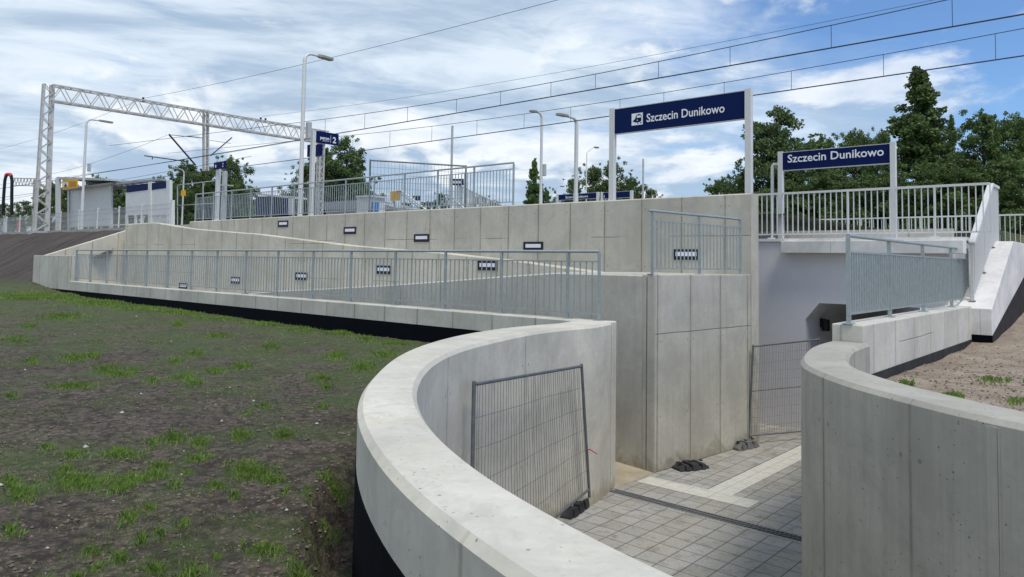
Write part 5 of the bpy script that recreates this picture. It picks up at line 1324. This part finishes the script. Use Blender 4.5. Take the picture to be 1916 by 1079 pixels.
L_ = [('low hazy green bush at the left edge of the picture', 10, 380, 120, 70, 'bush'), ('low hazy green bush behind the black hoop', 45, 374, 120, 70, 'bush'), ('dark tree right behind the big lattice mast', 98, 338, 70, 62, 'broad'),
 ('dark tree behind the yellow warning sign', 133, 336, 66, 62, 'broad'), ('dark tree top above the shelter roof', 185, 326, 70, 50, 'broad'), ('dark tree between the shelter and the pale boards', 222, 338, 66, 70, 'broad'),
 ('dark tree behind the pale boards, left of their right post', 300, 328, 64, 60, 'broad'), ('dark tree left of the hanging gantry column', 352, 300, 60, 80, 'broad'), ('dark tree under the hanging gantry column', 388, 310, 58, 80, 'broad'),
 ('dark swaying tree right of the small platform sign', 432, 290, 60, 86, 'broad'), ('small dark tree at the right foot of that swaying tree', 452, 338, 58, 50, 'broad'), ('low leafy bush behind the platform railing under the clouds', 510, 366, 60, 60, 'bush'),
 ('rounded tree directly behind the tall platform lamp', 572, 304, 62, 76, 'broad'), ('tree between the platform 2 sign and the tallest left tree', 612, 276, 60, 70, 'tall'), ('tallest rounded tree right of the platform 2 sign', 650, 256, 60, 78, 'tall'),
 ('small tree at the right foot of the tallest left tree', 668, 320, 60, 60, 'broad'), ('low dark bush left of the yellow square sign', 712, 362, 75, 60, 'bush'), ('low dark bush right of the yellow square sign', 760, 378, 75, 50, 'bush'),
 ('small bush behind the second stair handrail', 826, 360, 75, 40, 'bush'), ('low bush under the white stair fence', 900, 366, 80, 60, 'bush'), ('slender pointed tree right of the platform railing end', 1000, 296, 62, 62, 'conic'),
 ('low tree between the slim lamp post and the pointed tree', 1022, 350, 62, 50, 'broad'), ('green tree behind the thick lamp post', 1075, 330, 62, 62, 'broad'), ('green tree left of the big sign left post', 1110, 308, 62, 80, 'broad'),
 ('highest green tree behind the big sign left post', 1147, 298, 62, 84, 'broad'), ('green tree right of the big sign left post', 1180, 328, 62, 66, 'broad'), ('low green bush at the foot of the short grey pole', 1218, 352, 66, 60, 'bush'),
 ('dark tree mass directly behind the far lamp with the yellow sign', 330, 335, 72, 80, 'broad'), ('dark tree filling behind the left bays of the platform railing', 400, 335, 74, 110, 'broad'), ('low dark tree behind the railing under the gantry wires', 480, 372, 76, 90, 'bush'),
 ('low dark tree behind the railing left of the tall lamp', 545, 362, 76, 90, 'bush'), ('dark tree filling behind the platform 2 sign post', 605, 330, 78, 110, 'broad'), ('low dark bush behind the pale cabinet', 690, 372, 84, 80, 'bush'),
 ('dark hedge bush behind the steel frame at far left', 160, 352, 84, 90, 'bush'), ('low dark bush behind the shelter bench', 250, 350, 84, 90, 'bush'), ('low dark bush behind the low name sign', 1075, 362, 84, 110, 'bush'), ('low bush behind the information board beside the big sign', 1165, 356, 84, 90, 'bush'),
 ('low dark hedge bush behind the lower end of the white stair fence', 925, 374, 84, 60, 'bush'), ('low dark hedge bush between the two stair handrails', 800, 376, 84, 70, 'bush')]
for i, (lb_, x, y, dst, w_, k_) in enumerate(L_): tree(lb_, x, y, dst, w_*1.1, k_, True, 'leaf2' if i in (0, 1, 12, 13, 14, 22, 23, 24) else 'leaf', bz=3.0, rot=i*2.3+1, group=GL)

# ================= GRASS, CLODS, PEBBLES =================
rnd = random.Random(11); gm_ = MB(); ng = 0
def blade(x, y, h, lean=0.5, w=0.0035):
    z = ground_z(x, y)-0.004; a_ = rnd.uniform(0, 2*math.pi); dx, dy = math.cos(a_), math.sin(a_); i0 = len(gm_.v)
    lx, ly = dx*h*lean*rnd.uniform(.1, 1), dy*h*lean*rnd.uniform(.1, 1)
    gm_.v += [Vector((x-dy*w, y+dx*w, z)), Vector((x+dy*w, y-dx*w, z)), Vector((x+lx*.35+dy*w*.7, y+ly*.35-dx*w*.7, z+h*.6)), Vector((x+lx, y+ly, z+h)), Vector((x+lx*.35-dy*w*.7, y+ly*.35+dx*w*.7, z+h*.6))]
    gm_.f.append([i0, i0+1, i0+2, i0+3, i0+4]); gm_.uv += [(0, 0)]*5
for (cx, cy, rx, ry) in PATCH:
    c = onz(cx, cy, 1.97); e = onz(cx+rx, cy, 1.97); f_ = onz(cx, cy-ry, 1.97); area = (e-c).length*(f_-c).length*math.pi
    dist = c.length; dens = 5200 if dist < 8 else (2600 if dist < 14 else 900); n = int(min(9000, area*dens))
    for k in range(n):
        r_ = abs(rnd.gauss(0, 0.55)); a_ = rnd.uniform(0, 2*math.pi); q_ = onz(cx+rx*1.1*r_*math.cos(a_), cy+ry*1.1*r_*math.sin(a_), 1.97)
        nz_ = mnoise.noise(Vector((q_.x*3.2, q_.y*3.2, 2.0)))+0.5*mnoise.noise(Vector((q_.x*9, q_.y*9, 5.0)))
        if nz_ < rnd.uniform(-0.75, -0.05): continue
        if inside(q_.x, q_.y, cutp) or distL(q_.x, q_.y) < 0.3: continue
        blade(q_.x, q_.y, rnd.uniform(0.015, 0.052)*(1 if dist < 12 else 1.2), 1.1, 0.0032*max(1, dist/7)); ng += 1
# thin seedlings everywhere
k = 0
while k < 60000:
    Y = 2.2+22*rnd.random()**1.6; X = rnd.uniform(-0.72, 0.02)*Y; nz_ = mnoise.noise(Vector((X*0.8, Y*0.8, 9.0)))+0.6*mnoise.noise(Vector((X*3, Y*3, 2.0)))
    k += 1
    if nz_ < rnd.uniform(-0.1, 0.35): continue
    if inside(X, Y, cutp) or distL(X, Y) < 0.35 or bc(Vector((X, Y, 0))) > 9.3: continue
    blade(X, Y, rnd.uniform(0.010, 0.026), 1.2, 0.0020*max(1, Y/4.5))
m, g, p = principled('young_grass', (0.08, 0.14, 0.03), 0.6); tc = g.new('ShaderNodeTexCoord'); n = g.noise(tc.outputs['Object'], 1.2, 5, 0.6); n2 = g.noise(tc.outputs['Object'], 25, 2)
c = g.mix(g.mapr(g.math('ADD', g.math('MULTIPLY', n, .5), g.math('MULTIPLY', n2, .5)), 0.38, 0.62), (0.12, 0.19, 0.036), (0.24, 0.36, 0.075)); g.put(p.inputs['Base Color'], c)
tr = g.new('ShaderNodeBsdfTranslucent'); g.put(tr.inputs[0], c); mx = g.new('ShaderNodeMixShader'); mx.inputs[0].default_value = 0.35
g.l.new(p.outputs[0], mx.inputs[1]); g.l.new(tr.outputs[0], mx.inputs[2]); g.l.new(mx.outputs[0], g.n['Material Output'].inputs['Surface'])
o = gm_.build('grass', m); tag(o, 'sparse young green grass tufts on the brown soil at the left', 'grass', kind='stuff'); print('blades', len(gm_.f))
# weeds on the right bank
gm_ = MB()
for cx, cy, rx, ry, n, hmax in ((1694, 712, 14, 5, 160, 0.10), (1778, 731, 22, 4, 260, 0.07), (1860, 702, 30, 6, 120, 0.06), (1905, 735, 20, 5, 80, 0.05)):
    for k in range(n):
        q_ = onz(cx+rx*rnd.gauss(0, .5), cy+ry*rnd.gauss(0, .5), 2.1); blade(q_.x, q_.y, rnd.uniform(.03, hmax), 1.1, 0.008)
o = gm_.build('weeds', m); tag(o, 'few green weeds growing in the sand behind the right curved wall', 'weeds', kind='stuff')
def lump(mb, x, y, s, z=None):
    z = ground_z(x, y) if z is None else z; c = Vector((x, y, z+s*0.15)); rr_ = [rnd.uniform(.65, 1.2)*s for _ in range(6)]
    P = [c+Vector((rr_[0], 0, 0)), c+Vector((0, rr_[1], 0)), c-Vector((rr_[2], 0, 0)), c-Vector((0, rr_[3], 0)), c+Vector((0, 0, rr_[4]*.7)), c-Vector((0, 0, rr_[5]*.7))]
    a_ = rnd.uniform(0, 3); i0 = len(mb.v); ca_, sa_ = math.cos(a_), math.sin(a_)
    for q_ in P: d_ = q_-c; mb.v.append(c+Vector((d_.x*ca_-d_.y*sa_, d_.x*sa_+d_.y*ca_, d_.z)))
    for f3 in ((0,1,4),(1,2,4),(2,3,4),(3,0,4),(1,0,5),(2,1,5),(3,2,5),(0,3,5)): mb.f.append([i0+i for i in f3]); mb.uv += [(0, 0)]*3
cl = MB(); k = 0
while k < 34000:
    Y = 2.2+16*rnd.random()**1.7; X = rnd.uniform(-0.72, 0.06)*Y; k += 1
    if mnoise.noise(Vector((X*1.1, Y*1.1, 3.0))) < rnd.uniform(-.5, .3): continue
    if inside(X, Y, cutp) or distL(X, Y) < 0.33: continue
    lump(cl, X, Y, (0.003+0.013*rnd.random()**4)*(1+Y*0.05))
for k in range(2500):
    t_ = rnd.random(); q_ = onz(rnd.uniform(1640, 1960), 650+150*t_, 2.05)
    if inside(q_.x, q_.y, cutp): continue
    lump(cl, q_.x, q_.y, 0.006+0.02*rnd.random()**4)
o = cl.build('soil_clods', simple('clod', (0.135, 0.108, 0.085), 0.95, var=0.5, scale=3)); tag(o, 'dark crumbs of soil scattered over the ground', 'soil', kind='stuff')
pb_ = MB()
for cx, cy, s in ((160, 825, .028), (229, 768, .026), (255, 597, .03), (264, 735, .018), (415, 779, .02), (593, 783, .02), (404, 751, .014), (590, 962, .016), (585, 955, .014), (537, 933, .016), (2, 899, .02), (60, 553, .05), (140, 627, .02), (256, 571, .03), (345, 830, .012), (90, 1005, .012), (610, 930, .01), (475, 742, .02), (340, 870, .016), (47, 688, .02), (320, 640, .018), (430, 723, .015), (180, 610, .02), (570, 640, .018)):
    q_ = onz(cx, cy, 1.96); lump(pb_, q_.x, q_.y, s)
for k in range(420):
    Y = 2.3+12*rnd.random()**1.5; X = rnd.uniform(-0.7, 0.0)*Y
    if not inside(X, Y, cutp) and distL(X, Y) > .4: lump(pb_, X, Y, rnd.uniform(.003, .008))
for k in range(60):
    q_ = onz(rnd.uniform(1700, 1950), rnd.uniform(640, 760), 2.05)
    if not inside(q_.x, q_.y, cutp): lump(pb_, q_.x, q_.y, rnd.uniform(.006, .02))
o = pb_.build('pebbles', simple('pale_stone', (0.42, 0.40, 0.37), 0.9, var=0.3)); tag(o, 'pale pebbles scattered on the soil', 'pebbles', kind='stuff')
